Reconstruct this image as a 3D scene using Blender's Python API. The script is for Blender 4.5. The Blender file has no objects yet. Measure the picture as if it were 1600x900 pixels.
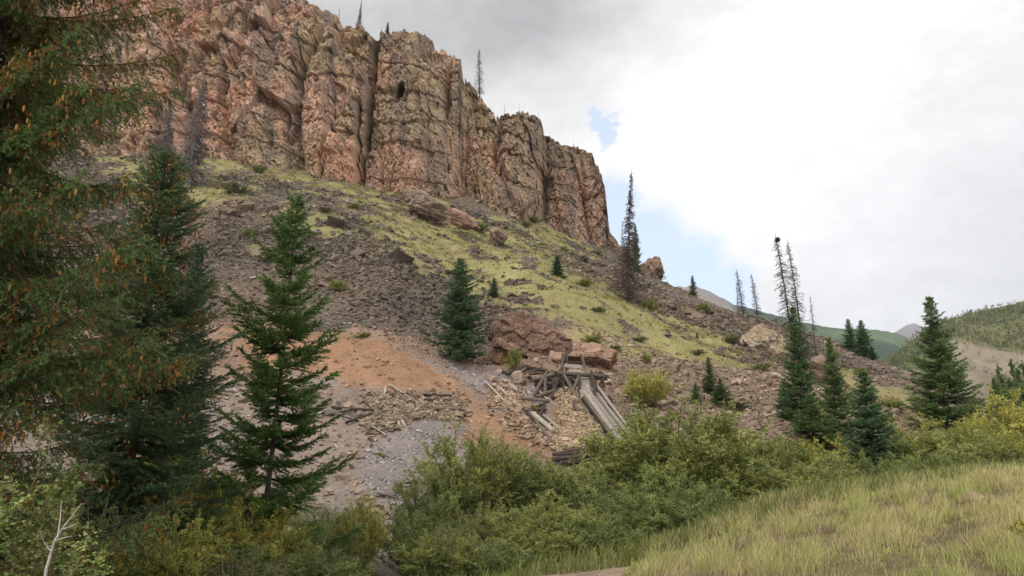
import bpy, math, random
import numpy as np
from mathutils import Vector

# ---------------------------------------------------------------- camera, sky, sun, exposure
S = bpy.context.scene
C = S.collection
FPX, PITCH, CAMZ = 1155.0, math.radians(14.0), 1.7
cam_data = bpy.data.cameras.new('camera')
cam = bpy.data.objects.new('camera', cam_data); C.objects.link(cam)
cam_data.sensor_width = 36.0
cam_data.lens = FPX / 1600 * 36.0
cam_data.clip_start = 0.1; cam_data.clip_end = 30000
cam.location = (0, 0, CAMZ)
cam.rotation_euler = (math.radians(90) + PITCH, 0, 0)
S.camera = cam

SUN_EL, SUN_AZ = math.radians(50), math.radians(-150)      # azimuth from +Y, clockwise (east = +X)
W = bpy.data.worlds.new('World'); S.world = W
W.use_nodes = True
sun_data = bpy.data.lights.new('sun', 'SUN')
sun = bpy.data.objects.new('sun', sun_data); C.objects.link(sun)
sun_data.energy = 1.5; sun_data.angle = math.radians(12); sun_data.color = (1.0, 0.93, 0.84)
sd = Vector((math.sin(SUN_AZ) * math.cos(SUN_EL), math.cos(SUN_AZ) * math.cos(SUN_EL), math.sin(SUN_EL)))
sun.rotation_euler = (-sd).to_track_quat('-Z', 'Y').to_euler()

S.view_settings.view_transform = 'Standard'
S.view_settings.look = 'None'
S.view_settings.gamma = 1.0
S.view_settings.use_curve_mapping = False
S.view_settings.exposure = 0.50
S.render.engine = 'CYCLES'
S.cycles.use_denoising = True
S.cycles.max_bounces = 5
S.cycles.diffuse_bounces = 3
S.cycles.glossy_bounces = 1
S.cycles.transmission_bounces = 2
S.cycles.transparent_max_bounces = 4
S.cycles.volume_bounces = 0
S.cycles.caustics_reflective = False
S.cycles.caustics_refractive = False

def pdir(u, v):
    a = (u - 800) / FPX; b = (450 - v) / FPX
    return Vector((a, math.cos(PITCH) - b * math.sin(PITCH), math.sin(PITCH) + b * math.cos(PITCH))).normalized()

# world: Nishita sky seen through gaps in a cloud sheet laid out by direction
nt = W.node_tree; N = nt.nodes; LK = nt.links
for n in list(N): N.remove(n)
def nn(t, **k):
    n = N.new(t)
    for a, b in k.items(): setattr(n, a, b)
    return n
tc = nn('ShaderNodeTexCoord')
sky = nn('ShaderNodeTexSky', sky_type='NISHITA', sun_disc=False)
sky.sun_elevation = SUN_EL; sky.sun_rotation = SUN_AZ; sky.altitude = 2800; sky.air_density = 1.0; sky.dust_density = 2.0
skym = nn('ShaderNodeVectorMath', operation='SCALE'); skym.inputs['Scale'].default_value = 0.125
LK.new(sky.outputs[0], skym.inputs[0])
def wnoise(scale, detail, rough, seed):
    mp = nn('ShaderNodeMapping'); mp.inputs['Location'].default_value = seed; mp.inputs['Scale'].default_value = (1, 1, 1.8)
    LK.new(tc.outputs['Generated'], mp.inputs[0])
    no = nn('ShaderNodeTexNoise'); no.inputs['Scale'].default_value = scale; no.inputs['Detail'].default_value = detail
    no.inputs['Roughness'].default_value = rough
    LK.new(mp.outputs[0], no.inputs['Vector']); return no.outputs[0]
def wmath(op, a, b=None, c=None, clamp=False):
    m = nn('ShaderNodeMath', operation=op, use_clamp=clamp)
    for i, q in enumerate((a, b, c)):
        if q is None: continue
        if isinstance(q, (int, float)): m.inputs[i].default_value = q
        else: LK.new(q, m.inputs[i])
    return m.outputs[0]
def wblob(u, v, rad_px, warp, wamt):
    """1 inside a round spot of sky round the given direction, ragged by noise"""
    d = nn('ShaderNodeVectorMath', operation='DOT_PRODUCT'); LK.new(tc.outputs['Generated'], d.inputs[0])
    d.inputs[1].default_value = pdir(u, v)
    ang = wmath('ARCCOSINE', wmath('MINIMUM', d.outputs['Value'], 0.999999))
    r = rad_px / FPX
    x = wmath('DIVIDE', ang, r)
    x = wmath('ADD', x, wmath('MULTIPLY', wmath('SUBTRACT', warp, 0.5), wamt))
    return wmath('SUBTRACT', 1.0, x)
n1 = wnoise(7, 8, 0.6, (3.1, 1.2, 0.4)); n2 = wnoise(2.2, 6, 0.55, (0.3, 5.2, 2.4)); n3 = wnoise(34, 7, 0.65, (1.3, 2.2, 7.4))
nmix = wmath('ADD', wmath('MULTIPLY', n1, 0.65), wmath('MULTIPLY', n3, 0.35))
gaps = None
for (u, v, r, w, q_) in ((940, 190, 26, 5.0, n3), (946, 212, 20, 5.0, n3), (928, 176, 13, 5.0, n3), (958, 325, 58, 2.2, nmix), (1015, 372, 74, 2.0, nmix), (1075, 425, 74, 2.0, nmix), (1135, 455, 58, 2.0, nmix), (1000, 440, 90, 1.4, nmix)):
    g = wblob(u, v, r, q_, w)
    gaps = g if gaps is None else wmath('MAXIMUM', gaps, g)
gapm = wmath('MULTIPLY', gaps, 2.2, clamp=True)
# cloud brightness
dark = wmath('MULTIPLY', wmath('MAXIMUM', wblob(720, -60, 330, n2, 1.6), wblob(350, -60, 480, n2, 1.0)), 1.6, clamp=True)
dark2 = wmath('MULTIPLY', wblob(880, 60, 260, n1, 2.4), 0.75, clamp=True)
val = wmath('SUBTRACT', wmath('ADD', 0.68, wmath('MULTIPLY', n2, 0.22)), wmath('MULTIPLY', dark, 0.34))
val = wmath('SUBTRACT', val, wmath('MULTIPLY', dark2, 0.22))
val = wmath('SUBTRACT', val, wmath('MULTIPLY', wmath('SUBTRACT', nmix, 0.5), 0.50))
# brightest towards the right of the valley
br = wmath('MULTIPLY', wmath('MAXIMUM', wblob(1120, 230, 430, n2, 0.8), 0.0), 0.10)
val = wmath('ADD', val, br)
# thick dull band low on the right, unseen fill brightness added high behind the camera
val = wmath('SUBTRACT', val, wmath('MULTIPLY', wmath('MAXIMUM', wblob(1640, 330, 330, n2, 1.0), 0.0), 0.14))
bk = nn('ShaderNodeVectorMath', operation='DOT_PRODUCT'); LK.new(tc.outputs['Generated'], bk.inputs[0]); bk.inputs[1].default_value = (-.25, -.75, .6)
val = wmath('ADD', val, wmath('MULTIPLY', wmath('MAXIMUM', bk.outputs['Value'], 0.0), 0.34))
cc = nn('ShaderNodeCombineColor')
LK.new(val, cc.inputs[0]); LK.new(wmath('MULTIPLY', val, 0.99), cc.inputs[1]); LK.new(wmath('MULTIPLY', val, 0.985), cc.inputs[2])
# cloud mixed over the physically bright sky
mixc = nn('ShaderNodeMix', data_type='RGBA')
LK.new(gapm, mixc.inputs['Factor']); LK.new(cc.outputs[0], mixc.inputs['A'])
hz = nn('ShaderNodeVectorMath', operation='ADD'); LK.new(skym.outputs[0], hz.inputs[0]); hz.inputs[1].default_value = (0.40, 0.41, 0.38)
LK.new(hz.outputs[0], mixc.inputs['B'])
sc10 = nn('ShaderNodeVectorMath', operation='SCALE'); sc10.inputs['Scale'].default_value = 10.0
LK.new(mixc.outputs['Result'], sc10.inputs[0])
bg = nn('ShaderNodeBackground'); bg.inputs['Strength'].default_value = 0.1
LK.new(sc10.outputs[0], bg.inputs['Color'])
wo = nn('ShaderNodeOutputWorld'); LK.new(bg.outputs[0], wo.inputs['Surface'])

# ---------------------------------------------------------------- helpers
rng = np.random.default_rng(7)

def _hash(ix, iy, iz, seed):
    h = (ix.astype(np.int64) * 374761393 + iy.astype(np.int64) * 668265263 + iz.astype(np.int64) * 2147483647 + seed * 974634777) & 0xffffffff
    h = ((h ^ (h >> 13)) * 1274126177) & 0xffffffff
    h = (h ^ (h >> 16)) & 0xffffffff
    h = (h * 2246822519) & 0xffffffff
    return ((h ^ (h >> 15)) & 0xffffff) / float(0xffffff)

def vnoise(x, y, z=None, seed=0):
    """value noise in 0..1, trilinear with quintic fade"""
    x = np.asarray(x, float); y = np.asarray(y, float)
    z = np.zeros_like(x) if z is None else np.asarray(z, float)
    ix, iy, iz = np.floor(x), np.floor(y), np.floor(z)
    fx, fy, fz = x - ix, y - iy, z - iz
    f = lambda t: t * t * t * (t * (t * 6 - 15) + 10)
    fx, fy, fz = f(fx), f(fy), f(fz)
    def c(a, b, d): return _hash(ix + a, iy + b, iz + d, seed)
    def pl(d):
        a = c(0, 0, d) * (1 - fx) + c(1, 0, d) * fx
        b = c(0, 1, d) * (1 - fx) + c(1, 1, d) * fx
        return a * (1 - fy) + b * fy
    if not np.any(z): return pl(0)
    return pl(0) * (1 - fz) + pl(1) * fz

def fbm(x, y, z=None, octv=4, seed=0, gain=0.5, ridged=False):
    s = 0; a = 1.0; t = 0
    for k in range(octv):
        f = 2.03 ** k
        n = vnoise(np.asarray(x) * f + 17.3 * k, np.asarray(y) * f + 9.1 * k, None if z is None else np.asarray(z) * f + 4.7 * k, seed + k)
        if ridged: n = 1 - np.abs(2 * n - 1)
        s = s + a * n; t += a; a *= gain
    return s / t

def worley(x, y, z, seed=0):
    """F1, F2 and a random id of the nearest cell"""
    ix, iy, iz = np.floor(x), np.floor(y), np.floor(z)
    f1 = np.full(x.shape, 9.0); f2 = np.full(x.shape, 9.0); idv = np.zeros(x.shape)
    for a in (-1, 0, 1):
        for b in (-1, 0, 1):
            for c in (-1, 0, 1):
                cx, cy, cz = ix + a, iy + b, iz + c
                px = cx + _hash(cx, cy, cz, seed); py = cy + _hash(cx, cy, cz, seed + 11); pz = cz + _hash(cx, cy, cz, seed + 23)
                d = np.sqrt((px - x) ** 2 + (py - y) ** 2 + (pz - z) ** 2)
                near = d < f1
                f2 = np.where(near, f1, np.minimum(f2, d))
                idv = np.where(near, _hash(cx, cy, cz, seed + 37), idv)
                f1 = np.where(near, d, f1)
    return f1, f2, idv

def facets(x, y, seed=0):
    """broken faces: per cell a step and a tilt of its own; returns step, tilted plane height"""
    ix, iy = np.floor(x), np.floor(y); zr = np.zeros_like(x); f1 = np.full(x.shape, 9.0); st = np.zeros(x.shape); pl = np.zeros(x.shape)
    for a in (-1, 0, 1):
        for b in (-1, 0, 1):
            cx, cy = ix + a, iy + b
            px = cx + _hash(cx, cy, zr, seed); py = cy + _hash(cx, cy, zr, seed + 11)
            d = np.hypot(px - x, py - y); near = d < f1
            t1 = _hash(cx, cy, zr, seed + 41) - .5; t2 = _hash(cx, cy, zr, seed + 43) - .5
            st = np.where(near, _hash(cx, cy, zr, seed + 37), st); pl = np.where(near, t1 * (x - px) + t2 * (y - py), pl); f1 = np.where(near, d, f1)
    return st, pl

def mesh_from(name, V, F, col=None, smooth=False):
    V = np.ascontiguousarray(V, dtype=np.float32); 
    Fs = F if isinstance(F, list) else [F]
    Fs = [np.asarray(f, dtype=np.int32) for f in Fs if len(f)]
    me = bpy.data.meshes.new(name)
    me.vertices.add(len(V)); me.vertices.foreach_set('co', V.ravel())
    nl = sum(f.size for f in Fs); npol = sum(len(f) for f in Fs)
    me.loops.add(nl); me.polygons.add(npol)
    me.loops.foreach_set('vertex_index', np.concatenate([f.ravel() for f in Fs]))
    st = []; o = 0
    for f in Fs:
        st.append(o + np.arange(len(f)) * f.shape[1]); o += f.size
    me.polygons.foreach_set('loop_start', np.concatenate(st).astype(np.int32))
    me.polygons.foreach_set('use_smooth', np.full(npol, smooth, dtype=bool))
    if col is not None:
        at = me.color_attributes.new('col', 'FLOAT_COLOR', 'POINT')
        cc = np.ones((len(V), 4), dtype=np.float32); cc[:, :col.shape[1]] = col
        at.data.foreach_set('color', cc.ravel())
    me.update(calc_edges=True)
    return me

def obj(name, me, mat, parent=None):
    o = bpy.data.objects.new(name, me); C.objects.link(o)
    if mat is not None and len(me.materials) == 0: me.materials.append(mat)
    if parent is not None: o.parent = parent
    return o

def tag(o, label=None, cat=None, group=None, kind=None):
    if label: o['label'] = label
    if cat: o['category'] = cat
    if group: o['group'] = group
    if kind: o['kind'] = kind
    return o

def empty(name, loc, rz=0.0, label=None, cat=None, group=None):
    o = bpy.data.objects.new(name, None); C.objects.link(o)
    o.location = loc; o.rotation_euler = (0, 0, rz); o.empty_display_size = 0.3
    return tag(o, label, cat, group)

def copy_tree(o, parent=None):
    c = o.copy(); C.objects.link(c)
    if parent is not None: c.parent = parent
    for ch in list(o.children): copy_tree(ch, c)
    return c

class MB:
    """collects pieces into one mesh"""
    def __init__(s): s.V = []; s.T = []; s.Q = []; s.K = []; s.n = 0
    def add(s, V, T=None, Q=None, col=None):
        V = np.asarray(V, float)
        s.V.append(V)
        if T is not None and len(T): s.T.append(np.asarray(T) + s.n)
        if Q is not None and len(Q): s.Q.append(np.asarray(Q) + s.n)
        if col is None: col = (1, 1, 1)
        col = np.asarray(col, float)
        if col.ndim == 1: col = np.tile(col, (len(V), 1))
        s.K.append(col); s.n += len(V)
    def mesh(s, name, smooth=False):
        F = []
        if s.T: F.append(np.concatenate(s.T))
        if s.Q: F.append(np.concatenate(s.Q))
        return mesh_from(name, np.concatenate(s.V), F, np.concatenate(s.K), smooth)

def norm(a):
    return a / np.maximum(np.linalg.norm(a, axis=-1, keepdims=True), 1e-9)

def tube(mb, pts, rad, sides=6, col=(1, 1, 1), cap=True):
    pts = np.asarray(pts, float); n = len(pts); rad = np.broadcast_to(np.asarray(rad, float), (n,))
    tn = np.gradient(pts, axis=0); tn = norm(tn)
    ref = np.array([0, 0, 1.0]) if abs(tn[0, 2]) < 0.9 else np.array([1.0, 0, 0])
    a = norm(np.cross(tn, ref)); b = np.cross(tn, a)
    th = np.linspace(0, 2 * np.pi, sides, endpoint=False)
    V = pts[:, None] + rad[:, None, None] * (np.cos(th)[None, :, None] * a[:, None] + np.sin(th)[None, :, None] * b[:, None])
    V = V.reshape(-1, 3)
    i = np.arange(n - 1)[:, None] * sides; j = np.arange(sides)[None]
    Q = np.stack([i + j, i + (j + 1) % sides, i + sides + (j + 1) % sides, i + sides + j], -1).reshape(-1, 4)
    T = []
    if cap:
        V = np.concatenate([V, pts[:1], pts[-1:]])
        e = n * sides
        for k in range(sides):
            T.append((e, (k + 1) % sides, k)); T.append((e + 1, e - sides + k, e - sides + (k + 1) % sides))
    mb.add(V, T, Q, col)

# ---------------------------------------------------------------- materials
def mat_new(name):
    m = bpy.data.materials.new(name); m.use_nodes = True
    nt = m.node_tree
    for n in list(nt.nodes): nt.nodes.remove(n)
    return m, nt, nt.nodes, nt.links

def surf_mat(name, base=None, rough=0.9, vcol=True, var=((3.0, 0.25), (0.4, 0.2)), bump=((8.0, 0.05),), transl=0.0, spec=0.2, hue_var=None, obj_rand=0.0):
    """base colour (vertex colour 'col' when vcol) modulated by noises in object space, with bump"""
    m, nt, N, L = mat_new(name)
    tc = N.new('ShaderNodeTexCoord')
    if vcol:
        at = N.new('ShaderNodeVertexColor'); at.layer_name = 'col'; c = at.outputs['Color']
        if base is not None:
            mx = N.new('ShaderNodeMix'); mx.data_type = 'RGBA'; mx.blend_type = 'MULTIPLY'; mx.inputs['Factor'].default_value = 1
            L.new(c, mx.inputs['A']); mx.inputs['B'].default_value = (*base, 1); c = mx.outputs['Result']
    else:
        rg = N.new('ShaderNodeRGB'); rg.outputs[0].default_value = (*base, 1); c = rg.outputs[0]
    for sc, am in var:
        no = N.new('ShaderNodeTexNoise'); no.inputs['Scale'].default_value = sc; no.inputs['Detail'].default_value = 5; no.inputs['Roughness'].default_value = 0.6
        L.new(tc.outputs['Object'], no.inputs['Vector'])
        mr = N.new('ShaderNodeMapRange'); mr.inputs['From Min'].default_value = 0.3; mr.inputs['From Max'].default_value = 0.7
        mr.inputs['To Min'].default_value = 1 - am; mr.inputs['To Max'].default_value = 1 + am
        L.new(no.outputs[0], mr.inputs['Value'])
        sc_ = N.new('ShaderNodeVectorMath'); sc_.operation = 'SCALE'; L.new(c, sc_.inputs[0]); L.new(mr.outputs[0], sc_.inputs['Scale']); c = sc_.outputs[0]
    if hue_var:
        no = N.new('ShaderNodeTexNoise'); no.inputs['Scale'].default_value = hue_var[0]; no.inputs['Detail'].default_value = 4
        L.new(tc.outputs['Object'], no.inputs['Vector'])
        mr = N.new('ShaderNodeMapRange'); mr.inputs['From Min'].default_value = hue_var[2]; mr.inputs['From Max'].default_value = hue_var[2] + 0.12; mr.interpolation_type = 'SMOOTHSTEP'
        mr.inputs['To Max'].default_value = hue_var[3]
        L.new(no.outputs[0], mr.inputs['Value'])
        mx = N.new('ShaderNodeMix'); mx.data_type = 'RGBA'; L.new(mr.outputs[0], mx.inputs['Factor']); L.new(c, mx.inputs['A'])
        mx.inputs['B'].default_value = (*hue_var[1], 1); c = mx.outputs['Result']
    if obj_rand:
        oi = N.new('ShaderNodeObjectInfo'); mr = N.new('ShaderNodeMapRange'); mr.inputs['To Min'].default_value = 1 - obj_rand; mr.inputs['To Max'].default_value = 1 + obj_rand
        L.new(oi.outputs['Random'], mr.inputs['Value'])
        sc_ = N.new('ShaderNodeVectorMath'); sc_.operation = 'SCALE'; L.new(c, sc_.inputs[0]); L.new(mr.outputs[0], sc_.inputs['Scale']); c = sc_.outputs[0]
    b = N.new('ShaderNodeBsdfPrincipled'); b.inputs['Roughness'].default_value = rough
    b.inputs['Specular IOR Level'].default_value = spec
    L.new(c, b.inputs['Base Color'])
    prev = None
    for sc, dist in bump:
        no = N.new('ShaderNodeTexNoise'); no.inputs['Scale'].default_value = sc; no.inputs['Detail'].default_value = 6; no.inputs['Roughness'].default_value = 0.65
        L.new(tc.outputs['Object'], no.inputs['Vector'])
        bp = N.new('ShaderNodeBump'); bp.inputs['Strength'].default_value = 1.0; bp.inputs['Distance'].default_value = dist
        L.new(no.outputs[0], bp.inputs['Height'])
        if prev is not None: L.new(prev, bp.inputs['Normal'])
        prev = bp.outputs[0]
    if prev is not None: L.new(prev, b.inputs['Normal'])
    out = N.new('ShaderNodeOutputMaterial')
    if transl > 0:
        t = N.new('ShaderNodeBsdfTranslucent'); L.new(c, t.inputs['Color'])
        mx = N.new('ShaderNodeMixShader'); mx.inputs[0].default_value = transl
        L.new(b.outputs[0], mx.inputs[1]); L.new(t.outputs[0], mx.inputs[2]); L.new(mx.outputs[0], out.inputs['Surface'])
    else:
        L.new(b.outputs[0], out.inputs['Surface'])
    return m

M = {}
M['ground'] = surf_mat('ground_soil', var=((0.7, 0.14), (6.0, 0.22)), bump=((2.5, 0.25), (14, 0.06)), rough=0.95, spec=0.1)
M['cliff'] = surf_mat('cliff_rock', var=((0.35, 0.14), (2.2, 0.2)), bump=((1.4, 0.18), (5, 0.12)), rough=0.9, spec=0.15)
M['rock'] = surf_mat('loose_rock', var=((4.0, 0.15),), bump=((6, 0.05),), rough=0.9, spec=0.15)
M['boulder'] = surf_mat('boulder_rock', var=((0.8, 0.22), (5.0, 0.22)), bump=((1.6, 0.35), (8, 0.1)), rough=0.9, spec=0.15)
M['needles'] = surf_mat('spruce_needles', var=(), bump=(), rough=0.6, spec=0.25, transl=0.25, obj_rand=0.22)
M['leaves'] = surf_mat('shrub_leaves', var=(), bump=(), rough=0.6, spec=0.25, transl=0.2, obj_rand=0.10)
M['grass'] = surf_mat('grass_blades', var=(), bump=(), rough=0.8, spec=0.1, transl=0.25)
M['bark'] = surf_mat('bark', var=((9.0, 0.3),), bump=((25, 0.02),), rough=0.95, spec=0.1)
M['deadwood'] = surf_mat('dead_wood', var=((6.0, 0.2),), bump=((20, 0.02),), rough=0.95, spec=0.1)
def wood_mat():
    m, nt, N, L = mat_new('weathered_wood')
    tc = N.new('ShaderNodeTexCoord'); at = N.new('ShaderNodeVertexColor'); at.layer_name = 'col'
    mp = N.new('ShaderNodeMapping'); mp.inputs['Scale'].default_value = (1, 12, 12); L.new(tc.outputs['Object'], mp.inputs[0])
    no = N.new('ShaderNodeTexNoise'); no.inputs['Scale'].default_value = 3; no.inputs['Detail'].default_value = 6; L.new(mp.outputs[0], no.inputs['Vector'])
    mr = N.new('ShaderNodeMapRange'); mr.inputs['From Min'].default_value = .3; mr.inputs['From Max'].default_value = .7; mr.inputs['To Min'].default_value = 0.6; mr.inputs['To Max'].default_value = 1.3
    L.new(no.outputs[0], mr.inputs['Value'])
    s = N.new('ShaderNodeVectorMath'); s.operation = 'SCALE'; L.new(at.outputs['Color'], s.inputs[0]); L.new(mr.outputs[0], s.inputs['Scale'])
    b = N.new('ShaderNodeBsdfPrincipled'); b.inputs['Roughness'].default_value = 0.9; b.inputs['Specular IOR Level'].default_value = 0.15
    L.new(s.outputs[0], b.inputs['Base Color'])
    bp = N.new('ShaderNodeBump'); bp.inputs['Distance'].default_value = 0.03; L.new(no.outputs[0], bp.inputs['Height']); L.new(bp.outputs[0], b.inputs['Normal'])
    o = N.new('ShaderNodeOutputMaterial'); L.new(b.outputs[0], o.inputs['Surface'])
    return m
M['wood'] = wood_mat()
# ---------------------------------------------------------------- where things stand
SP, CP = math.sin(PITCH), math.cos(PITCH)
def Tval(v):                      # rise per metre of forward distance for a picture row
    b = (450 - np.asarray(v, float)) / FPX
    return (SP + b * CP) / (CP - b * SP)
def P(u, v, d):
    a = (np.asarray(u, float) - 800) / FPX; b = (450 - np.asarray(v, float)) / FPX
    ry = CP - b * SP
    return np.stack([a * d / ry, d + 0 * a, CAMZ + d * (SP + b * CP) / ry], -1)
def proj(x, y, z):
    z = z - CAMZ
    f = y * CP + z * SP; up = -y * SP + z * CP
    f = np.maximum(f, 0.05)
    return 800 + FPX * x / f, 450 - FPX * up / f

# survey points of the slope: (column, row, forward distance)
CTRL = []
def cp(u, *vd):
    for v, d in vd: CTRL.append((u, v, d))
cp(-450, (900, 18), (760, 27), (600, 40), (400, 65), (300, 88), (250, 110))
cp(-150, (900, 18), (760, 27), (600, 40), (400, 65), (300, 88), (235, 110))
cp(0, (900, 18), (760, 27), (600, 40), (400, 65), (300, 85), (235, 108))
cp(150, (900, 19), (760, 27), (600, 40), (460, 53), (400, 64), (300, 85), (235, 108))
cp(300, (900, 20), (760, 27), (600, 38), (512, 46), (503, 49), (400, 63), (300, 85), (240, 108), (190, 130))
cp(420, (900, 20), (700, 31), (600, 38), (514, 46), (508, 49), (400, 63), (320, 80), (262, 104))
cp(500, (900, 19), (800, 25), (700, 31), (600, 38.5), (518, 46), (513, 49), (400, 64), (330, 78), (275, 105), (220, 130))
cp(600, (870, 22), (780, 26), (700, 31), (600, 38), (534, 45), (528, 48), (450, 57), (370, 74), (318, 92), (298, 112))
cp(720, (900, 20), (800, 25), (700, 31), (620, 38), (578, 44), (560, 50), (450, 66), (385, 82), (325, 112), (270, 140))
cp(830, (900, 18), (780, 27), (720, 30.5), (690, 33), (640, 37), (590, 43), (570, 46), (500, 54), (420, 74), (352, 125))
cp(920, (870, 20), (780, 28), (715, 31.5), (680, 34.5), (640, 37.5), (600, 42), (575, 46), (525, 54), (440, 78), (380, 138), (330, 170))
cp(1000, (850, 22), (760, 28), (700, 33), (650, 38), (600, 45), (545, 56), (480, 80), (420, 140), (425, 160))
cp(1050, (780, 28), (690, 34), (650, 39), (580, 51), (520, 68), (470, 95), (452, 122), (480, 150))
cp(1130, (780, 28), (700, 34), (650, 41), (580, 56), (524, 76), (484, 112), (530, 145))
cp(1200, (780, 28), (700, 34), (650, 42), (590, 56), (535, 80), (506, 106), (560, 140))
cp(1300, (780, 28), (710, 33), (650, 43), (590, 60), (552, 83), (536, 99), (600, 135))
cp(1400, (780, 27), (720, 33), (665, 42), (610, 58), (583, 77), (574, 86), (630, 125))
cp(1450, (780, 27), (720, 33), (670, 44), (610, 62), (590, 74), (640, 115))
cp(1530, (780, 26), (720, 34), (680, 50), (650, 68), (650, 76), (690, 110))
cp(1650, (780, 26), (720, 36), (700, 55), (700, 80), (705, 110))
cp(1900, (780, 26), (730, 36), (715, 55), (712, 80), (715, 110))
for u in (-450, 0, 300, 600): CTRL += [(u, 210, 170), (u, 330, 240)]
for u in (850, 950): CTRL += [(u, 420, 220)]
for u in (1050, 1200, 1400, 1650, 1900): CTRL += [(u, 715, 220), (u, 730, 300)]
# the grass bank on the right with its crest, and the trail left of it
for (u, v, d) in ((2100, 755, 16), (1800, 750, 16), (1600, 747, 16), (1500, 752, 16.5), (1400, 762, 17), (1250, 786, 17), (1180, 803, 16.8), (1100, 832, 16.2), (1030, 862, 15.6), (960, 884, 15),
                  (2100, 780, 21), (1800, 778, 21), (1600, 775, 21), (1400, 785, 21), (1250, 815, 21), (1100, 855, 20), (1000, 865, 19),
                  (1900, 900, 8), (1600, 900, 8.4), (1400, 900, 9), (1250, 900, 9.6), (1100, 900, 10.4), (980, 903, 12), (920, 899, 13.8), (860, 903, 14), (780, 912, 14.2), (850, 890, 16)):
    CTRL.append((u, v, d))
cpts = [( (P(u, v, d)[0]) / d, math.log(d), float(Tval(v))) for (u, v, d) in CTRL]
for X in (-1.2, -0.8, -0.4, 0, 0.4, 0.8, 1.2):      # round the photographer's feet
    cpts += [(X, math.log(3), -1.62 / 3), (X, math.log(5.5), -1.5 / 5.5)]
for X in (-1.2, -0.8, -0.4, -0.1): cpts.append((X, math.log(10), -1.75 / 10))
cpts = np.array(cpts)
KX = 2.2
cx, cy, cv = cpts[:, 0] * KX, cpts[:, 1], cpts[:, 2]
def _phi(r2): return 0.5 * r2 * np.log(r2 + 1e-12)
n_ = len(cx)
A = np.zeros((n_ + 3, n_ + 3))
A[:n_, :n_] = _phi((cx[:, None] - cx) ** 2 + (cy[:, None] - cy) ** 2) + np.eye(n_) * 1e-4
A[:n_, n_] = 1; A[:n_, n_ + 1] = cx; A[:n_, n_ + 2] = cy; A[n_:, :n_] = A[:n_, n_:].T
wts = np.linalg.solve(A, np.concatenate([cv, np.zeros(3)]))
def rbf(X, Lg):
    sh = X.shape; X = (X * KX).ravel(); Lg = Lg.ravel(); out = np.empty(len(X))
    for s in range(0, len(X), 40000):
        e = s + 40000
        out[s:e] = _phi((X[s:e, None] - cx) ** 2 + (Lg[s:e, None] - cy) ** 2) @ wts[:n_] + wts[n_] + wts[n_ + 1] * X[s:e] + wts[n_ + 2] * Lg[s:e]
    return out.reshape(sh)
Y0, YF = 2.6, 300.0
def ground(x, y, detail=True):
    x = np.asarray(x, float); y = np.asarray(y, float)
    yc = np.clip(y, Y0, YF)
    X = np.clip(x / yc, -1.5, 1.5)
    z = CAMZ + yc * rbf(X, np.log(yc))
    if detail:
        far = np.clip((y - 20) / 25, 0, 1)
        z = z + (fbm(x * 0.22, y * 0.22, octv=3, seed=3) - 0.5) * (0.35 + 1.1 * far) * np.clip(y / 14, .3, 1)
        z = z + (fbm(x * 1.4, y * 1.4, octv=3, seed=9) - 0.5) * (0.10 + 0.30 * far)
    far2 = np.clip((y - 190) / 110, 0, 1); far2 = far2 * far2 * (3 - 2 * far2)
    return z * (1 - far2) + (-6.0) * far2
def hit(u, v, d0=6.0, d1=170.0):
    """first place where the line of sight meets the slope"""
    d = np.exp(np.linspace(math.log(d0), math.log(d1), 700))
    p = P(np.full(d.shape, float(u)), v, d)
    g = ground(p[:, 0], p[:, 1])
    below = p[:, 2] <= g
    k = int(np.argmax(below)) if below.any() else int(np.argmin(p[:, 2] - g))
    return np.array([p[k, 0], p[k, 1], g[k]])
def at_depth(u, d, v=600):
    x = float(P(u, v, d)[0]); return np.array([x, d, float(ground(np.array([x]), np.array([d]))[0])])

# ---------------------------------------------------------------- zones of the slope
def inpoly(u, v, poly):
    poly = np.asarray(poly, float); ins = np.zeros(u.shape, bool); n = len(poly); j = n - 1
    for i in range(n):
        xi, yi = poly[i]; xj, yj = poly[j]
        c = ((yi > v) != (yj > v)) & (u < (xj - xi) * (v - yi) / (yj - yi + 1e-9) + xi)
        ins ^= c; j = i
    return ins
GRASS = [[(545, 325), (640, 350), (700, 345), (760, 362), (800, 385), (850, 400), (900, 425), (960, 462), (1040, 500), (1105, 522), (1140, 548), (1110, 566), (1040, 560), (960, 540), (900, 512), (880, 495), (800, 478), (740, 455), (690, 435), (640, 405), (600, 375), (560, 350)],
         [(760, 335), (850, 345), (935, 385), (900, 396), (830, 388), (775, 362)],
         [(330, 236), (430, 245), (520, 272), (640, 296), (720, 320), (690, 330), (600, 322), (520, 300), (420, 282), (340, 262)],
         [(120, 225), (260, 255), (350, 280), (405, 300), (330, 325), (260, 338), (200, 300)],
         [(430, 312), (500, 340), (560, 366), (575, 392), (520, 382), (450, 345)],
         [(1310, 580), (1400, 605), (1450, 640), (1500, 690), (1420, 735), (1320, 735), (1280, 700), (1290, 620)],
         [(395, 385), (440, 390), (440, 412), (400, 408)], [(1010, 500), (1120, 520), (1200, 560), (1240, 590), (1180, 585), (1100, 560)]]
GRASSW = [1.0, .9, .95, .9, .85, .9, .5, .45]
ORANGE = [[(430, 512), (560, 528), (640, 552), (700, 585), (785, 640), (885, 716), (800, 722), (715, 672), (655, 628), (600, 612), (530, 600), (470, 585), (400, 575), (330, 500)],
          [(850, 590), (930, 610), (940, 690), (870, 700), (860, 640)]]
GREY = [[(640, 545), (720, 568), (800, 585), (850, 610), (860, 680), (800, 640), (745, 612), (690, 578)],
        [(625, 658), (700, 662), (740, 690), (700, 740), (640, 790), (560, 760), (560, 700)],
        [(60, 420), (150, 405), (160, 470), (80, 480)]]
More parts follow.
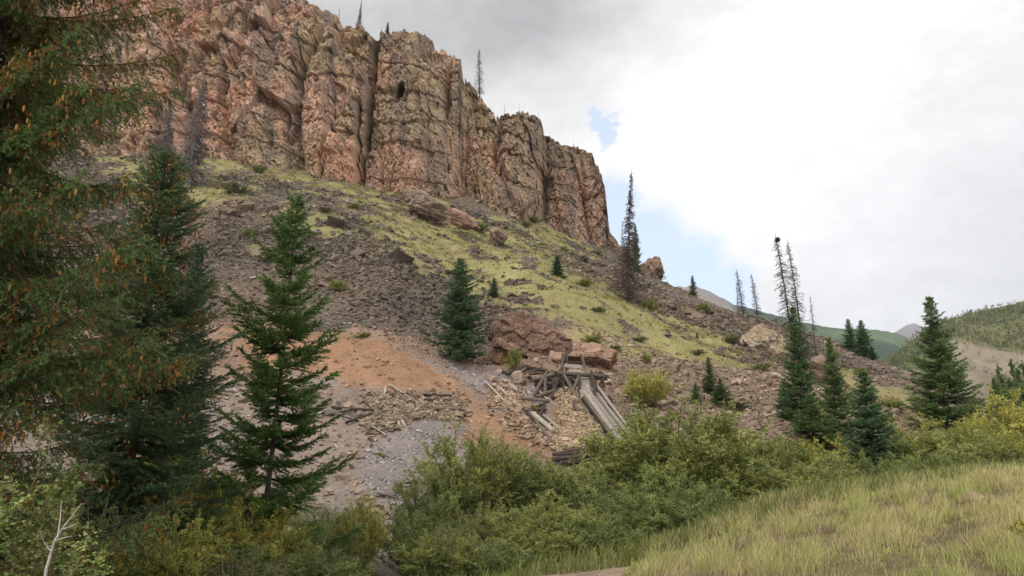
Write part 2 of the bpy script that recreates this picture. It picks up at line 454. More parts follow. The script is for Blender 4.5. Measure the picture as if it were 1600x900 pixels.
TRAIL = [(760, 940), (835, 884), (895, 866), (950, 862), (1012, 864), (985, 888), (960, 905), (900, 960)]
def zones(x, y, z):
    u, v = proj(x, y, z)
    k = [_zones(x, y, z, u, v, s) for s in (0, 1, 2)]
    return (u, v) + tuple(sum(q) / 3 for q in zip(*k))
def _zones(x, y, z, u, v, s_):
    wu = u + (s_ - 1) * 4 + (fbm(x * .35, y * .35, octv=4, seed=21) - .5) * 90 + (fbm(x * 2, y * 2, octv=3, seed=22 + 100 * s_) - .5) * 40
    wv = v + (fbm(x * .35, y * .35, octv=4, seed=31) - .5) * 60 + (fbm(x * 2, y * 2, octv=3, seed=32 + 100 * s_) - .5) * 30
    su = u + (fbm(x * .5, y * .5, octv=3, seed=41) - .5) * 50 + (fbm(x * 2.2, y * 2.2, octv=3, seed=43 + 100 * s_) - .5) * 60; sv = v + (fbm(x * .5, y * .5, octv=3, seed=42) - .5) * 34 + (fbm(x * 2.2, y * 2.2, octv=3, seed=44 + 100 * s_) - .5) * 34
    g = np.zeros(u.shape)
    up = y > 40
    for p, w in zip(GRASS, GRASSW):
        patchy = fbm(x * 0.5, y * 0.5, octv=4, seed=51)
        g = np.maximum(g, inpoly(wu, wv, p) * w * (patchy > (0.34 + 0.22 * (1 - w))) * (y > 36))
    o = np.maximum(inpoly(su, sv, ORANGE[0]), inpoly(su, sv, ORANGE[1])) * (y < 50) * (y > 26) * 1.0
    gr = sum(inpoly(su, sv, p) for p in GREY) * (y > 24) * 1.0
    gr = np.clip(gr, 0, 1) * (1 - o)
    tr = inpoly(u + (fbm(x, y, octv=3, seed=4) - .5) * 20, v, TRAIL) * (y < 19) * (y > 11) * 1.0
    near = np.clip((26 + (fbm(x * .3, y * .3, octv=3, seed=61) - .5) * 8 - y) / 2.0, 0, 1)
    bare = np.clip(1 - np.abs(u - 610 + (fbm(x, y, octv=3, seed=64) - .5) * 50) / 60, 0, 1) * (y > 20)       # dirt gap between the willows
    near = near * (1 - np.clip(bare * 2, 0, 1))
    near2 = np.clip((36 + (fbm(x * .4, y * .4, octv=4, seed=62) - .5) * 16 - y) / 3, 0, 1) * np.clip((u + (fbm(x * .5, y * .5, octv=3, seed=63) - .5) * 160 - 1010) / 80, 0, 1)     # willow ground on the right
    near = np.maximum(near, near2)
    dump = np.clip((49 + 14 * np.clip((u - 830) / 170, 0, 1) - 10 * np.clip((u - 1230) / 100, 0, 1) + (fbm(x * .4, y * .4, octv=3, seed=71) - .5) * 9 - y) / 2.5, 0, 1)
    return g, o, gr, tr, near, dump

# ---------------------------------------------------------------- the slope itself: one sheet to the horizon
ys = np.concatenate([[-300, -60, -15, 0], np.exp(np.linspace(math.log(2.6), math.log(200), 620)), [230, 260, 300, 420, 700, 1500, 4000, 12000]])
NXT = 520
Xs = np.linspace(-1.25, 1.25, NXT)
YY, XX = np.meshgrid(ys, Xs, indexing='ij')
spread = np.where(YY < 2.6, np.maximum(np.abs(YY) * 1.3, 2.6), YY)
gx = XX * spread; gy = YY
gz = ground(gx, gy)
V = np.stack([gx, gy, gz], -1).reshape(-1, 3)
i = np.arange(len(ys) - 1)[:, None] * NXT; j = np.arange(NXT - 1)[None]
Q = np.stack([i + j, i + j + 1, i + NXT + j + 1, i + NXT + j], -1).reshape(-1, 4)
x, y, z = V.T
u, v, g, o, gr, tr, near, dump = zones(x, y, z)
def mixc(a, b, w): return a * (1 - w[:, None]) + np.asarray(b) * w[:, None]
f1 = fbm(x * .25, y * .25, octv=4, seed=81)[:, None]; f2 = fbm(x * 2.5, y * 2.5, octv=3, seed=82)[:, None]
col = np.array((.12, .096, .08)) * (0.7 + .6 * f1) + (f2 - .5) * .03
reddish = np.clip((fbm(x * .09, y * .09, octv=3, seed=83) - .48) * 6, 0, 1)
col = mixc(col, (.17, .125, .09), reddish * .6)
dumpc = np.array((.27, .185, .13)) * (0.75 + .5 * f1)
dumpc = mixc(dumpc, np.array((.25, .205, .18)) * (.8 + .4 * f2), np.clip((fbm(x * .3, y * .2, octv=3, seed=84) - .5) * 8, 0, 1) * (y < 40))
dumpc = mixc(dumpc, np.array((.255, .215, .185)) * (.75 + .5 * f1), np.clip((38.5 + (fbm(x * .4, y * .4, octv=3, seed=87) - .5) * 6 - y) / 2, 0, .8) * (u < 930))
rightd = np.clip((u - 930) / 60, 0, 1)
dumpc = mixc(dumpc, np.array((.21, .15, .105)) * (.8 + .4 * f1), rightd)
col = mixc(col, dumpc, dump)
streak = fbm((x + y * .45) * 1.6, y * .15, octv=3, seed=85)[:, None]
col = mixc(col, np.array((.30, .172, .10)) * (.75 + .5 * streak), o * .85)
col = mixc(col, np.array((.245, .215, .205)) * (.75 + .5 * f2), gr * .75)
gcol = np.array((.28, .26, .115)) * (0.75 + .5 * f1) * (0.85 + .3 * f2)
gcol = mixc(gcol, (.32, .25, .12), np.clip((fbm(x * .8, y * .8, octv=3, seed=86) - .52) * 6, 0, 1) * .7)
col = mixc(col, gcol, np.clip(g, 0, 1) * .92)
ng = np.array((.085, .095, .03)) * (.7 + .6 * f2)
ng = mixc(ng, np.array((.17, .145, .07)) * (.7 + .6 * f2), np.clip((u - 940) / 60, 0, 1) * (y < 22))
col = mixc(col, ng, near)
col = mixc(col, np.array((.34, .25, .185)) * (.85 + .3 * f2), tr)
col = np.clip(col, .01, .8)
terrain = obj('ground', mesh_from('ground', V, Q, col, smooth=True), M['ground']); tag(terrain, kind='structure')
del V, Q, XX, YY, gx, gy, gz

# ---------------------------------------------------------------- the cliff
TOPS = [(-500, -330), (-300, -300), (-100, -240), (0, -190), (60, -150), (120, -120), (180, -110), (240, -75), (300, -60), (380, -30), (440, -10), (475, 8), (500, 14), (515, 30), (524, 45), (535, 42), (560, 42), (575, 52), (583, 64), (590, 52), (620, 48), (650, 50), (672, 62), (674, 76), (690, 78), (698, 86), (716, 92), (721, 122), (735, 130), (745, 150), (765, 172), (776, 186), (790, 180), (810, 176), (835, 178), (848, 188), (852, 212), (868, 218), (885, 228), (905, 230), (925, 243), (938, 268), (944, 290), (946, 330), (950, 362), (962, 378), (975, 392)]
BASES = [(-500, 235, 108), (-300, 235, 108), (-100, 228, 107), (0, 225, 106), (150, 228, 106), (250, 235, 105), (330, 240, 107), (420, 254, 104), (500, 276, 105), (560, 292, 109), (640, 308, 113), (720, 322, 117), (800, 338, 124), (860, 352, 130), (920, 376, 138), (950, 392, 142), (985, 408, 147)]
TU, TV = np.array(TOPS, float).T; BU, BV, BD = np.array(BASES, float).T
NS, NTc = 1150, 400
us = np.linspace(-420, 976, NS)
bv = np.interp(us, BU, BV) + 14; bd = np.interp(us, BU, BD)
tv = np.interp(us, TU, TV)
tv = tv + (fbm(us * .09, us * 0, octv=4, seed=5) - .5) * 9 + (vnoise(us * .4, us * 0, seed=6) - .5) * 4
tt = np.linspace(0, 1, NTc)
U = us[None].repeat(NTc, 0); TT = tt[:, None].repeat(NS, 1)
lean = 10.0
base = P(us, bv, bd)
top_d = bd + lean
top = P(us, tv, top_d)
# straight plumb columns: x and y drift back with height, so a row is a real contour
ztop = top[:, 2]; zb = base[:, 2] - 1.5
Z = zb[None] + (ztop - zb)[None] * TT
Yc = bd[None] + lean * TT ** 1.25
Xc = base[:, 0][None] * (1 - TT) + top[:, 0][None] * TT
# along-cliff distance in metres
sx = np.concatenate([[0], np.cumsum(np.hypot(np.diff(base[:, 0]), np.diff(bd)))])
sx = sx - np.interp(0, us, sx)
SX = sx[None].repeat(NTc, 0)
row = proj(Xc, Yc, Z)[1]
# joints and gullies: polylines in picture columns, with half width and depth in metres
def crack(pts, w, depth, sharp=1.0):
    pu = np.interp(row, [p[1] for p in pts], [p[0] for p in pts])
    wob = (fbm(Z * .3, SX * .1, octv=3, seed=91) - .5) * 12
    d = np.abs(U - pu - wob) / w
    fade = np.clip((row - pts[0][1] + 10) / 15, 0, 1) * np.clip((pts[-1][1] + 10 - row) / 15, 0, 1)
    return depth * np.exp(-d ** sharp) * fade
D = np.zeros_like(Z)                                        # positive = towards the viewer
WX = (fbm(SX * .10, Z * .08, octv=2, seed=112) - .5) * 3.0; WZ = (fbm(SX * .10, Z * .10, octv=2, seed=113) - .5) * 5
D += (fbm(SX * .045, Z * .022, octv=3, seed=12) - .5) * 7.5
D += (fbm((SX + WX * .4) * .13, (Z + WZ) * .055, octv=4, seed=13, ridged=True) - .5) * 1.2
D -= crack([(583, 30), (584, 110), (580, 200), (566, 300)], 4, 5.0, 1.3)
D -= crack([(566, 180), (562, 300)], 2.5, 3.5, 1.5)
D -= crack([(250, -120), (262, 60), (285, 160), (300, 260)], 20, 4.2, 1.5)
D -= crack([(520, 10), (505, 60), (470, 110), (462, 200), (470, 280)], 12, 3.4, 1.2)
D -= crack([(740, 130), (732, 200), (722, 300), (720, 340)], 14, 3.4, 1.2)
D -= crack([(855, 180), (858, 240), (850, 350)], 10, 6.0, 1.2)
D -= crack([(700, 70), (704, 200)], 5, 2.6, 1.2)
D -= crack([(905, 225), (912, 300), (925, 390)], 6, 2.6, 1.2)
D -= crack([(400, -30), (380, 60), (350, 150), (360, 250)], 9, 2.4, 1.2)
D -= crack([(180, -120), (175, 30), (160, 120), (150, 230)], 14, 3.0, 1.2)
D -= crack([(790, 180), (775, 260), (800, 340)], 6, 2.4, 1.2)
D += 3.0 * np.exp(-((U - 640) / 45) ** 2) + 3.0 * np.exp(-((U - 810) / 32) ** 2) * np.clip((row - 170) / 40, 0, 1)
# broken faces and blocks at four sizes
Sw, Zw = SX + WX, Z + WZ
idv, pl = facets(Sw * .17 + Zw * .03, Zw * .07, 3);  D += (idv - .5) * 1.5 + pl * 5.0
id1, pl = facets(Sw * .42 - Zw * .10, Zw * .22, 5);  D += (id1 - .5) * .75 + pl * 2.1
id2, pl = facets(SX * 1.0 + Z * .3, Z * .55, 6);     D += (id2 - .5) * .35 + pl * 1.0
idb, pl = facets(SX * 2.3 - Z * .5, Z * 1.5, 7);     D += (idb - .5) * .25 + pl * .8
idc, pl = facets(SX * 5.0, Z * 3.4, 8);              D += (idc - .5) * .16 + pl * .3
jt = fbm(Sw * .22, Zw * .07, octv=3, seed=14, ridged=True); D -= np.clip(jt - .80, 0, 1) * 9          # long joints
jt2 = fbm(Sw * .7 + Zw * .35, Zw * .25, octv=3, seed=24, ridged=True); D -= np.clip(jt2 - .84, 0, 1) * 4
led = (Z * .16 + fbm(SX * .06, Z * .1, octv=2, seed=15) * 2.2) % 1.0
D += (led ** 3) * -1.3 * fbm(SX * .1, Z * .05, octv=2, seed=16)
# the hollow of the small cave
cave = np.exp(-(((U - 629 + (row - 166) * .25) / 6.5) ** 2 + ((row - 166) / 12) ** 2) ** 2)

foot = np.clip(TT / .06, 0, 1)
D = D * (0.35 + .65 * foot) * np.clip((1 - TT) / .05, .25, 1)
# rounded summit
Yc = Yc - D + 6 * np.clip((TT - .9) / .1, 0, 1) ** 2
Yc = Yc + cave * 7.0; Z = Z + cave * 7.0 * .43
for _ in range(3):                                  # keep the surveyed skyline for the displaced edge
    q_ = (Z - CAMZ) / Yc; km = np.argmax(q_, 0); ar = np.arange(NS)
    kk = (CAMZ + Yc[km, ar] * Tval(tv) - zb) / (Z[km, ar] - zb)
    kk = np.convolve(np.pad(kk, 3, mode='edge'), np.ones(7) / 7, 'valid')
    Z = zb[None] + (Z - zb[None]) * kk[None]
V = np.stack([Xc, Yc, Z], -1)
# the plateau behind the edge: rows going back and down
back = []
for k, (dy, dz) in enumerate(((2, .1), (5, -.3), (10, -1.2), (20, -4), (40, -11), (70, -22))):
    r = V[-1].copy(); nb = (fbm(sx * .3, sx * 0 + k, octv=3, seed=17) - .5) * 1.0
    r[:, 1] += dy; r[:, 2] += dz + nb * (k < 3); r[:, 0] *= 1 + dy / 400; back.append(r)
# right-hand end wall, going back from the last column
V = np.concatenate([V, np.stack(back)], 0)
NR = V.shape[0]
ends = []
for k, (dx, dy) in enumerate(((.4, 3), (.5, 8), (-.5, 18), (-4, 34), (-10, 60))):
    c = V[:, -1].copy(); c[:, 0] += dx + (fbm(c[:, 2] * .3, c[:, 2] * 0 + k, octv=3, seed=18) - .5) * 2; c[:, 1] += dy; ends.append(c)
V = np.concatenate([V, np.stack(ends, 1)], 1); NC = V.shape[1]
zz = V[..., 2]; xx = V[..., 0]; yy = V[..., 1]
def wr(a): return np.pad(a, ((0, NR - a.shape[0]), (0, NC - a.shape[1])), mode='edge')
SXp = wr(SX); Up = wr(U); rowp = wr(row)
cn = fbm(SXp * .07, zz * .05, octv=4, seed=101); cn2 = fbm(SXp * .25, zz * .12, octv=4, seed=102); cn3 = fbm((SXp + zz * .3) * .9, zz * .3, octv=3, seed=103)
colr = np.empty(V.shape); colr[:] = (.44, .285, .20)
def mx(c, w): global colr; w = np.clip(w, 0, 1)[..., None]; colr = colr * (1 - w) + np.asarray(c) * w
mx((.46, .265, .175), (cn - .5) * 5)
mx((.32, .255, .15), np.clip((cn2 - .52) * 5, 0, .5))                       # olive lichen
mx((.28, .23, .135), np.clip((fbm(SXp * .1, zz * .14, octv=4, seed=104) - .55) * 8, 0, .6))
mx((.50, .35, .27), np.clip((.42 - cn2) * 6, 0, .7) * (Up < 420))
mx((.22, .165, .125), np.clip((cn3 - .56) * 6, 0, .7))
mx((.27, .20, .15), np.clip((Up - 740) / 200, 0, .5))
colr *= (0.86 + .12 * wr(id2) + .12 * wr(idb) + .10 * wr(idc))[..., None] * (.85 + .3 * cn3)[..., None]
mx((.022, .016, .012), wr(np.clip(np.exp(-(((U - 629) / 7.5) ** 2 + ((row - 167) / 11) ** 2) ** 2) * 1.2, 0, 1)) * .0)
mx((.19, .145, .12), np.clip((fbm(SXp * .55, zz * .06, octv=4, seed=107) - .56) * 7, 0, .6))
vegt = np.clip((rowp - np.interp(Up, TU, TV) < 9) * 1.0 + (np.arange(NR) >= NTc)[:, None], 0, 1) * (fbm(SXp * .4, zz * .4 + yy * .2, octv=3, seed=105) > .42)
mx((.13, .12, .05), vegt * .75)
i = np.arange(NR - 1)[:, None] * NC; j = np.arange(NC - 1)[None]
Q = np.stack([i + j, i + j + 1, i + NC + j + 1, i + NC + j], -1).reshape(-1, 4)
cliff = obj('cliff', mesh_from('cliff', V.reshape(-1, 3), Q, np.clip(colr.reshape(-1, 3), .01, .8), smooth=False), M['cliff']); tag(cliff, kind='structure')
CL_U, CL_TOP = us, V[km, ar].copy()
del V, Q, colr

# ---------------------------------------------------------------- hills beyond
def hill(name, sil, dc, df, zf, colfn, mat, seed, nu=420, nv=120, rough=1.0, treeline=0.0):
    su, sv = np.array(sil, float).T
    uu = np.linspace(su[0], su[-1], nu); vv = np.interp(uu, su, sv)
    crest = P(uu, vv, dc); X = crest[:, 0] / dc
    t = np.linspace(0, 1, nv)
    dd = (df + (dc - df) * t)[:, None].repeat(nu, 1)
    xx = X[None] * dd
    zz = zf + (crest[:, 2][None] - zf) * (t[:, None] ** 1.05)
    L = dc * .06
    bump = (fbm(xx / L, dd / L, octv=5, seed=seed, ridged=True) - .5) * dc * .03 * rough
    zz = zz + bump * (t * (1 - t) * 4)[:, None] + (fbm(xx / (dc * .006), dd / (dc * .006), octv=3, seed=seed + 2) - .5) * dc * .004 * rough
    V = np.stack([xx, dd, zz], -1)
    bk = []
    for k, (a, b) in enumerate(((.04, .02), (.12, .12), (.3, .5), (.5, 1.0))):
        r = V[-1].copy(); r[:, 0] *= 1 + a; r[:, 1] *= 1 + a; r[:, 2] = r[:, 2] - b * (r[:, 2] - zf); bk.append(r)
    V = np.concatenate([V, np.stack(bk)], 0); R = V.shape[0]
    i = np.arange(R - 1)[:, None] * nu; j = np.arange(nu - 1)[None]
    Q = np.stack([i + j, i + j + 1, i + nu + j + 1, i + nu + j], -1).reshape(-1, 4)
    Vf = V.reshape(-1, 3)
    pu, pv = proj(Vf[:, 0], Vf[:, 1], Vf[:, 2])
    o = obj(name, mesh_from(name, Vf, Q, colfn(Vf, pu, pv), smooth=True), mat)
    tag(o, kind='structure'); return V[:nv]
M['hillside'] = surf_mat('hillside', var=((.02, .15), (.15, .2)), bump=((.06, 4.0),), rough=1, spec=0.05)
def c_right(V, pu, pv):
    n = fbm(V[:, 0] * .012, V[:, 1] * .012, octv=4, seed=7)
    c = np.array((.105, .118, .05)) * (.7 + .6 * n[:, None])
    c = mixc(c, np.array((.19, .165, .085)), np.clip((fbm(V[:, 0] * .02, V[:, 1] * .02, octv=4, seed=8) - .5) * 5, 0, .6))
    b = inpoly(pu + (fbm(V[:, 0] * .03, V[:, 1] * .03, octv=3, seed=9) - .5) * 40, pv + (fbm(V[:, 0] * .03, V[:, 1] * .03, octv=3, seed=19) - .5) * 30,
               [(1478, 532), (1560, 545), (1700, 560), (1700, 620), (1600, 600), (1550, 590), (1545, 640), (1530, 660), (1500, 650), (1488, 600)])
    return mixc(c, np.array((.25, .205, .155)) * (.85 + .3 * n[:, None]), b * .9)
hr = hill('hill', [(1300, 640), (1350, 590), (1380, 564), (1430, 528), (1480, 500), (1530, 486), (1570, 478), (1600, 470), (1700, 440), (1900, 400), (2200, 380), (2600, 420)], 520, 230, -8, c_right, M['hillside'], 31)
def c_far(V, pu, pv):
    n = fbm(V[:, 0] * .003, V[:, 1] * .003, octv=4, seed=7)
    c = np.array((.040, .066, .036)) * (.7 + .6 * n[:, None])
    c = mixc(c, np.array((.10, .135, .06)), np.clip((fbm(V[:, 0] * .0016, V[:, 1] * .004, octv=4, seed=8) - .45) * 6, 0, .8) * (pu > 1180))
    grey = np.clip((1175 - pu - (pv - 450) * .4 + (n - .5) * 60) / 25, 0, 1)
    return mixc(c, np.array((.22, .19, .18)), grey * .9)
M['far_hill'] = surf_mat('far_hillside', var=((.004, .15), (.03, .22)), bump=((.012, 18.0),), rough=1, spec=0.02)
hill('mountain', [(700, 470), (900, 440), (1000, 445), (1070, 448), (1085, 447), (1110, 456), (1150, 477), (1200, 489), (1250, 503), (1290, 511), (1330, 514), (1370, 516), (1400, 521), (1430, 532), (1480, 560), (1560, 640), (1700, 735)], 2400, 1000, -10, c_far, M['far_hill'], 41, nv=160)
def c_peak(V, pu, pv):
    n = fbm(V[:, 0] * .001, V[:, 1] * .001, octv=4, seed=7)
    return np.array((.19, .16, .15)) * (.8 + .4 * n[:, None])
hill('mountain', [(1250, 640), (1340, 560), (1385, 528), (1405, 514), (1418, 507), (1432, 506), (1442, 511), (1470, 530), (1560, 600), (1650, 700)], 6500, 4000, -10, c_peak, M['far_hill'], 51, nu=200, nv=80)
# the air itself: one closed box of thin even haze round everything
hm, hnt, hN, hL = mat_new('haze')
vp = hN.new('ShaderNodeVolumePrincipled'); vp.inputs['Color'].default_value = (.80, .88, 1.0, 1); vp.inputs['Density'].default_value = 8.5e-5; vp.inputs['Anisotropy'].default_value = 0.2
ho = hN.new('ShaderNodeOutputMaterial'); hL.new(vp.outputs[0], ho.inputs['Volume'])
bx = np.array([(sx_ * 15600, yy_, zz_) for zz_ in (-32, 1500) for yy_ in (-700, 12300) for sx_ in (-1, 1)], float)
o = obj('haze', mesh_from('haze', bx, np.array([(0, 2, 3, 1), (4, 5, 7, 6), (0, 1, 5, 4), (2, 6, 7, 3), (0, 4, 6, 2), (1, 3, 7, 5)])), hm); tag(o, kind='stuff')
# ---------------------------------------------------------------- loose stone (nobody could count it)
CUBE = np.array([(-1, -1, -1), (1, -1, -1), (1, 1, -1), (-1, 1, -1), (-1, -1, 1), (1, -1, 1), (1, 1, 1), (-1, 1, 1)], float)
CQ = np.array([(0, 3, 2, 1), (4, 5, 6, 7), (0, 1, 5, 4), (1, 2, 6, 5), (2, 3, 7, 6), (3, 0, 4, 7)])
def rand_rot(n, r):
    q = norm(r.normal(size=(n, 4)))
    w, x, y, z = q.T
    return np.stack([1 - 2 * (y * y + z * z), 2 * (x * y - z * w), 2 * (x * z + y * w), 2 * (x * y + z * w), 1 - 2 * (x * x + z * z), 2 * (y * z - x * w), 2 * (x * z - y * w), 2 * (y * z + x * w), 1 - 2 * (x * x + y * y)], -1).reshape(n, 3, 3)
def rocks(name, pts, size, cols, seed, parent=None):
    r = np.random.default_rng(seed); n = len(pts)
    B = CUBE[None] * np.array((1, 1, 1)) + r.uniform(-.55, .55, (n, 8, 3))
    B *= (size[:, None] * r.uniform(.55, 1.25, (n, 3)))[:, None, :]
    B = np.einsum('nij,nkj->nki', rand_rot(n, r), B)
    B[:, :, 2] *= .75
    V = (B + pts[:, None]).reshape(-1, 3)
    Q = (CQ[None] + (np.arange(n) * 8)[:, None, None])
    T = np.concatenate([Q[..., [0, 1, 2]], Q[..., [0, 2, 3]]], 1).reshape(-1, 3)
    col = np.repeat(cols, 8, axis=0)
    o = obj(name, mesh_from(name, V, T, np.clip(col, .01, .8)), M['rock'], parent); return o
def sample(n, d0, d1, X0, X1, seed, p=1.0):
    r = np.random.default_rng(seed)
    d = (r.uniform(d0 ** (p + 1), d1 ** (p + 1), n)) ** (1 / (p + 1)); X = r.uniform(X0, X1, n)
    x = X * d; z = ground(x, d)
    return x, d, z, r
x, y, z, r = sample(230000, 43, 150, -.8, .75, 1, .75)
u, v, g, o, gr, tr, near, dump = zones(x, y, z)
patch = fbm(x * .12, y * .12, octv=3, seed=201)
keep = (dump < .5) & (g < .3) & (o < .5) & (near < .5) | (r.random(len(x)) < .035)
keep &= (patch > .36) | (r.random(len(x)) < .35)
keep &= ~((u < 950) & (y > np.interp(u, BU, BD) + 3))
x, y, z, u, v, patch = [a[keep] for a in (x, y, z, u, v, patch)]; n = len(x)
size = np.exp(r.normal(-2.5, .40, n)) * (0.85 + .6 * np.clip((patch - .45) * 4, 0, 1)); size = np.clip(size, .045, .42)
tone = r.uniform(.62, 1.4, n)[:, None] * (1.12 - .4 * np.clip((patch - .47) * 6, 0, 1))[:, None]
size *= .62 + .38 * np.clip((y - 44) / 30, 0, 1); size = np.where(r.random(n) < .012, size * 2.4, size)
cols = np.array((.158, .128, .10)) * tone
cols = mixc(cols, np.array((.21, .155, .11)) * tone, np.clip((fbm(x * .09, y * .09, octv=3, seed=83) - .48) * 6, 0, 1) * .8)
cols = mixc(cols, np.array((.26, .20, .15)) * tone, (r.random(n) < .08) * .7)
tag(rocks('talus', np.stack([x, y, z + size * .25], -1), size, cols, 2), kind='stuff')

x, y, z, r = sample(60000, 23, 58, -.8, .75, 3, .6)
u, v, g, o, gr, tr, near, dump = zones(x, y, z)
rightd = np.clip((u - 930) / 60, 0, 1)
keep = (dump > .5) & (near < .5) & (r.random(len(x)) < (.5 - .36 * (o > .5) + .5 * rightd + .3 * (gr > .5)))
x, y, z, u, v, o, gr, rightd = [a[keep] for a in (x, y, z, u, v, o, gr, rightd)]; n = len(x)
size = np.clip(np.exp(r.normal(-3.15, .5, n)) * (1 + .35 * rightd) * (1 - .35 * (gr > .5)), .018, .4)
tone = r.uniform(.55, 1.5, n)[:, None]
cols = np.array((.255, .185, .14)) * tone
cols = mixc(cols, np.array((.27, .24, .225)) * tone, (gr > .5) * .9)
cols = mixc(cols, np.array((.33, .20, .12)) * tone, (o > .5) * .9)
cols = mixc(cols, np.array((.22, .165, .12)) * tone, rightd * .8)
tag(rocks('gravel', np.stack([x, y, z + size * .2], -1), size, cols, 4), kind='stuff')

# pale broken ore that has run out below the chute, and stones fallen in two heaps on the dump
def heap(name, poly, n, sz, c, seed, lift=.1, d0=28, d1=46):
    r = np.random.default_rng(seed); p = np.array(poly, float)
    uu = r.uniform(p[:, 0].min(), p[:, 0].max(), n * 3); vv = r.uniform(p[:, 1].min(), p[:, 1].max(), n * 3)
    ok = inpoly(uu + r.normal(0, 6, len(uu)) + (fbm(uu * .06, vv * .06, octv=2, seed=seed) - .5) * 40, vv + r.normal(0, 4, len(vv)), poly); uu, vv = uu[ok][:n], vv[ok][:n]
    # ground points through a coarse lattice of hits
    hu = np.linspace(p[:, 0].min(), p[:, 0].max(), 7); hv = np.linspace(p[:, 1].min(), p[:, 1].max(), 7)
    gd = np.array([[hit(a, b, d0 - 6, d1 + 10)[1] for a in hu] for b in hv])
    fi = np.clip((uu - hu[0]) / (hu[1] - hu[0]), 0, 5.999); fj = np.clip((vv - hv[0]) / (hv[1] - hv[0]), 0, 5.999)
    a, b = fi.astype(int), fj.astype(int); fa, fb = fi - a, fj - b
    dd = gd[b, a] * (1 - fa) * (1 - fb) + gd[b, a + 1] * fa * (1 - fb) + gd[b + 1, a] * (1 - fa) * fb + gd[b + 1, a + 1] * fa * fb
    q = P(uu, vv, dd); zz = ground(q[:, 0], q[:, 1])
    size = np.clip(np.exp(r.normal(math.log(sz), .35, len(q))), sz * .4, sz * 3)
    cols = np.array(c) * r.uniform(.6, 1.4, len(q))[:, None]
    pts = np.stack([q[:, 0], q[:, 1], zz + r.uniform(0, lift, len(q))], -1)
    tag(rocks(name, pts, size, cols, seed + 1), kind='stuff')
heap('ore_rubble', [(872, 618), (900, 612), (925, 640), (945, 690), (925, 698), (870, 708), (862, 690), (880, 650)], 9000, .043, (.33, .245, .16), 61, .18)
heap('rubble', [(578, 618), (640, 612), (655, 640), (625, 668), (585, 680), (560, 655)], 1500, .06, (.24, .18, .13), 63, .1)
heap('rubble', [(650, 615), (720, 618), (735, 650), (690, 660), (650, 650)], 800, .06, (.24, .18, .13), 65, .1)
heap('rubble', [(760, 610), (800, 600), (840, 650), (870, 700), (850, 700), (800, 660)], 1500, .065, (.28, .20, .14), 67, .1)

# ---------------------------------------------------------------- boulders and outcrops, each its own mesh
import bmesh
def ico(sub):
    bm = bmesh.new(); bmesh.ops.create_icosphere(bm, subdivisions=sub, radius=1.0)
    V = np.array([v.co[:] for v in bm.verts]); F = np.array([[v.index for v in f.verts] for f in bm.faces]); bm.free(); return V, F
ICO = {k: ico(k) for k in (3, 4, 5, 6)}
def boulder(name, u, v, d, wpx, hpx, dep, tilt, col, seed, label, cat='boulder', group=None, sub=5, layers=0.0, col2=None):
    """u, v: middle of it in the photograph; wpx, hpx: how large it shows there"""
    r = np.random.default_rng(seed); V, F = ICO[sub]; V = V.copy()
    for k in range(16):
        nrm = norm(r.normal(size=3) * (1, 1, .8)); h = r.uniform(.52, .86)
        dd = V @ nrm; V = np.where((dd > h)[:, None], V - ((dd - h) * .93)[:, None] * nrm, V)
    m = d / FPX; sz = np.array((wpx * m * .56, dep * .5, hpx * m * .58))
    V = V * sz
    f1, f2, idv = worley(V[:, 0] * 1.1 + seed, V[:, 1] * 1.1, V[:, 2] * 1.5, seed)
    nrm = norm(V / sz ** 2)
    amp = min(sz[0], sz[2]) * .14
    dsp = (idv - .5) * amp - np.clip(.12 - (f2 - f1), 0, 1) * amp * 3 + (fbm(V[:, 0] * 2 + 9, V[:, 1] * 2, V[:, 2] * 2.6, octv=4, seed=seed) - .5) * amp * 1.6
    if layers: dsp += ((V[:, 2] / layers + fbm(V[:, 0] * .5, V[:, 1] * .5, octv=2, seed=seed) * 1.5) % 1 - .5) * amp * .9
    V = V + nrm * dsp[:, None]
    ct, st = math.cos(tilt), math.sin(tilt)
    V = np.stack([V[:, 0] * ct - V[:, 2] * st, V[:, 1], V[:, 0] * st + V[:, 2] * ct], -1)
    f = fbm(V[:, 0] * 1.2, V[:, 1] * 1.2, V[:, 2] * 1.2, octv=3, seed=seed + 3)
    C_ = np.array(col) * (.7 + .6 * idv[:, None]) * (.8 + .4 * f[:, None])
    if col2 is not None: C_ = mixc(C_, np.array(col2) * (.8 + .4 * f[:, None]), np.clip((f - .48) * 8 , 0, 1) * .8)
    o = obj(name, mesh_from(name, V, F, np.clip(C_, .01, .8)), M['boulder'])
    o.location = P(u, v, d) + np.array((0, 0, 0))
    return tag(o, label, cat, group)
boulder('boulder', 830, 536, 47.5, 128, 92, 4.6, -.12, (.24, .15, .105), 3, 'big brown boulder with a rounded top, above the ruined timber chute', col2=(.17, .11, .085), sub=6)
boulder('boulder', 782, 556, 47.5, 70, 46, 3.0, .5, (.33, .21, .13), 4, 'sunlit tan rock face leaning on the left side of the big brown boulder', col2=(.26, .17, .1))  # lit left side of the big boulder, put into the colour as paler tan
boulder('boulder', 924, 559, 46.5, 92, 50, 3.6, -.06, (.31, .20, .14), 11, 'flat-topped reddish boulder with overhanging right end behind the chute frame', layers=.5)
boulder('boulder', 868, 566, 46.0, 40, 36, 2.0, .3, (.30, .19, .14), 6, 'small tan block wedged between the big brown boulder and the flat-topped one')
boulder('rock_outcrop', 1185, 545, 72, 84, 78, 6, -.25, (.37, .285, .19), 7, 'pale pinkish outcrop on the talus, left of the tallest spruce of the right group', 'rock', col2=(.30, .25, .2), sub=6)
boulder('rock_outcrop', 1222, 565, 68, 50, 50, 4, -.5, (.31, .24, .16), 8, 'lower right shoulder of pale rock beside the tall spruce', 'rock')
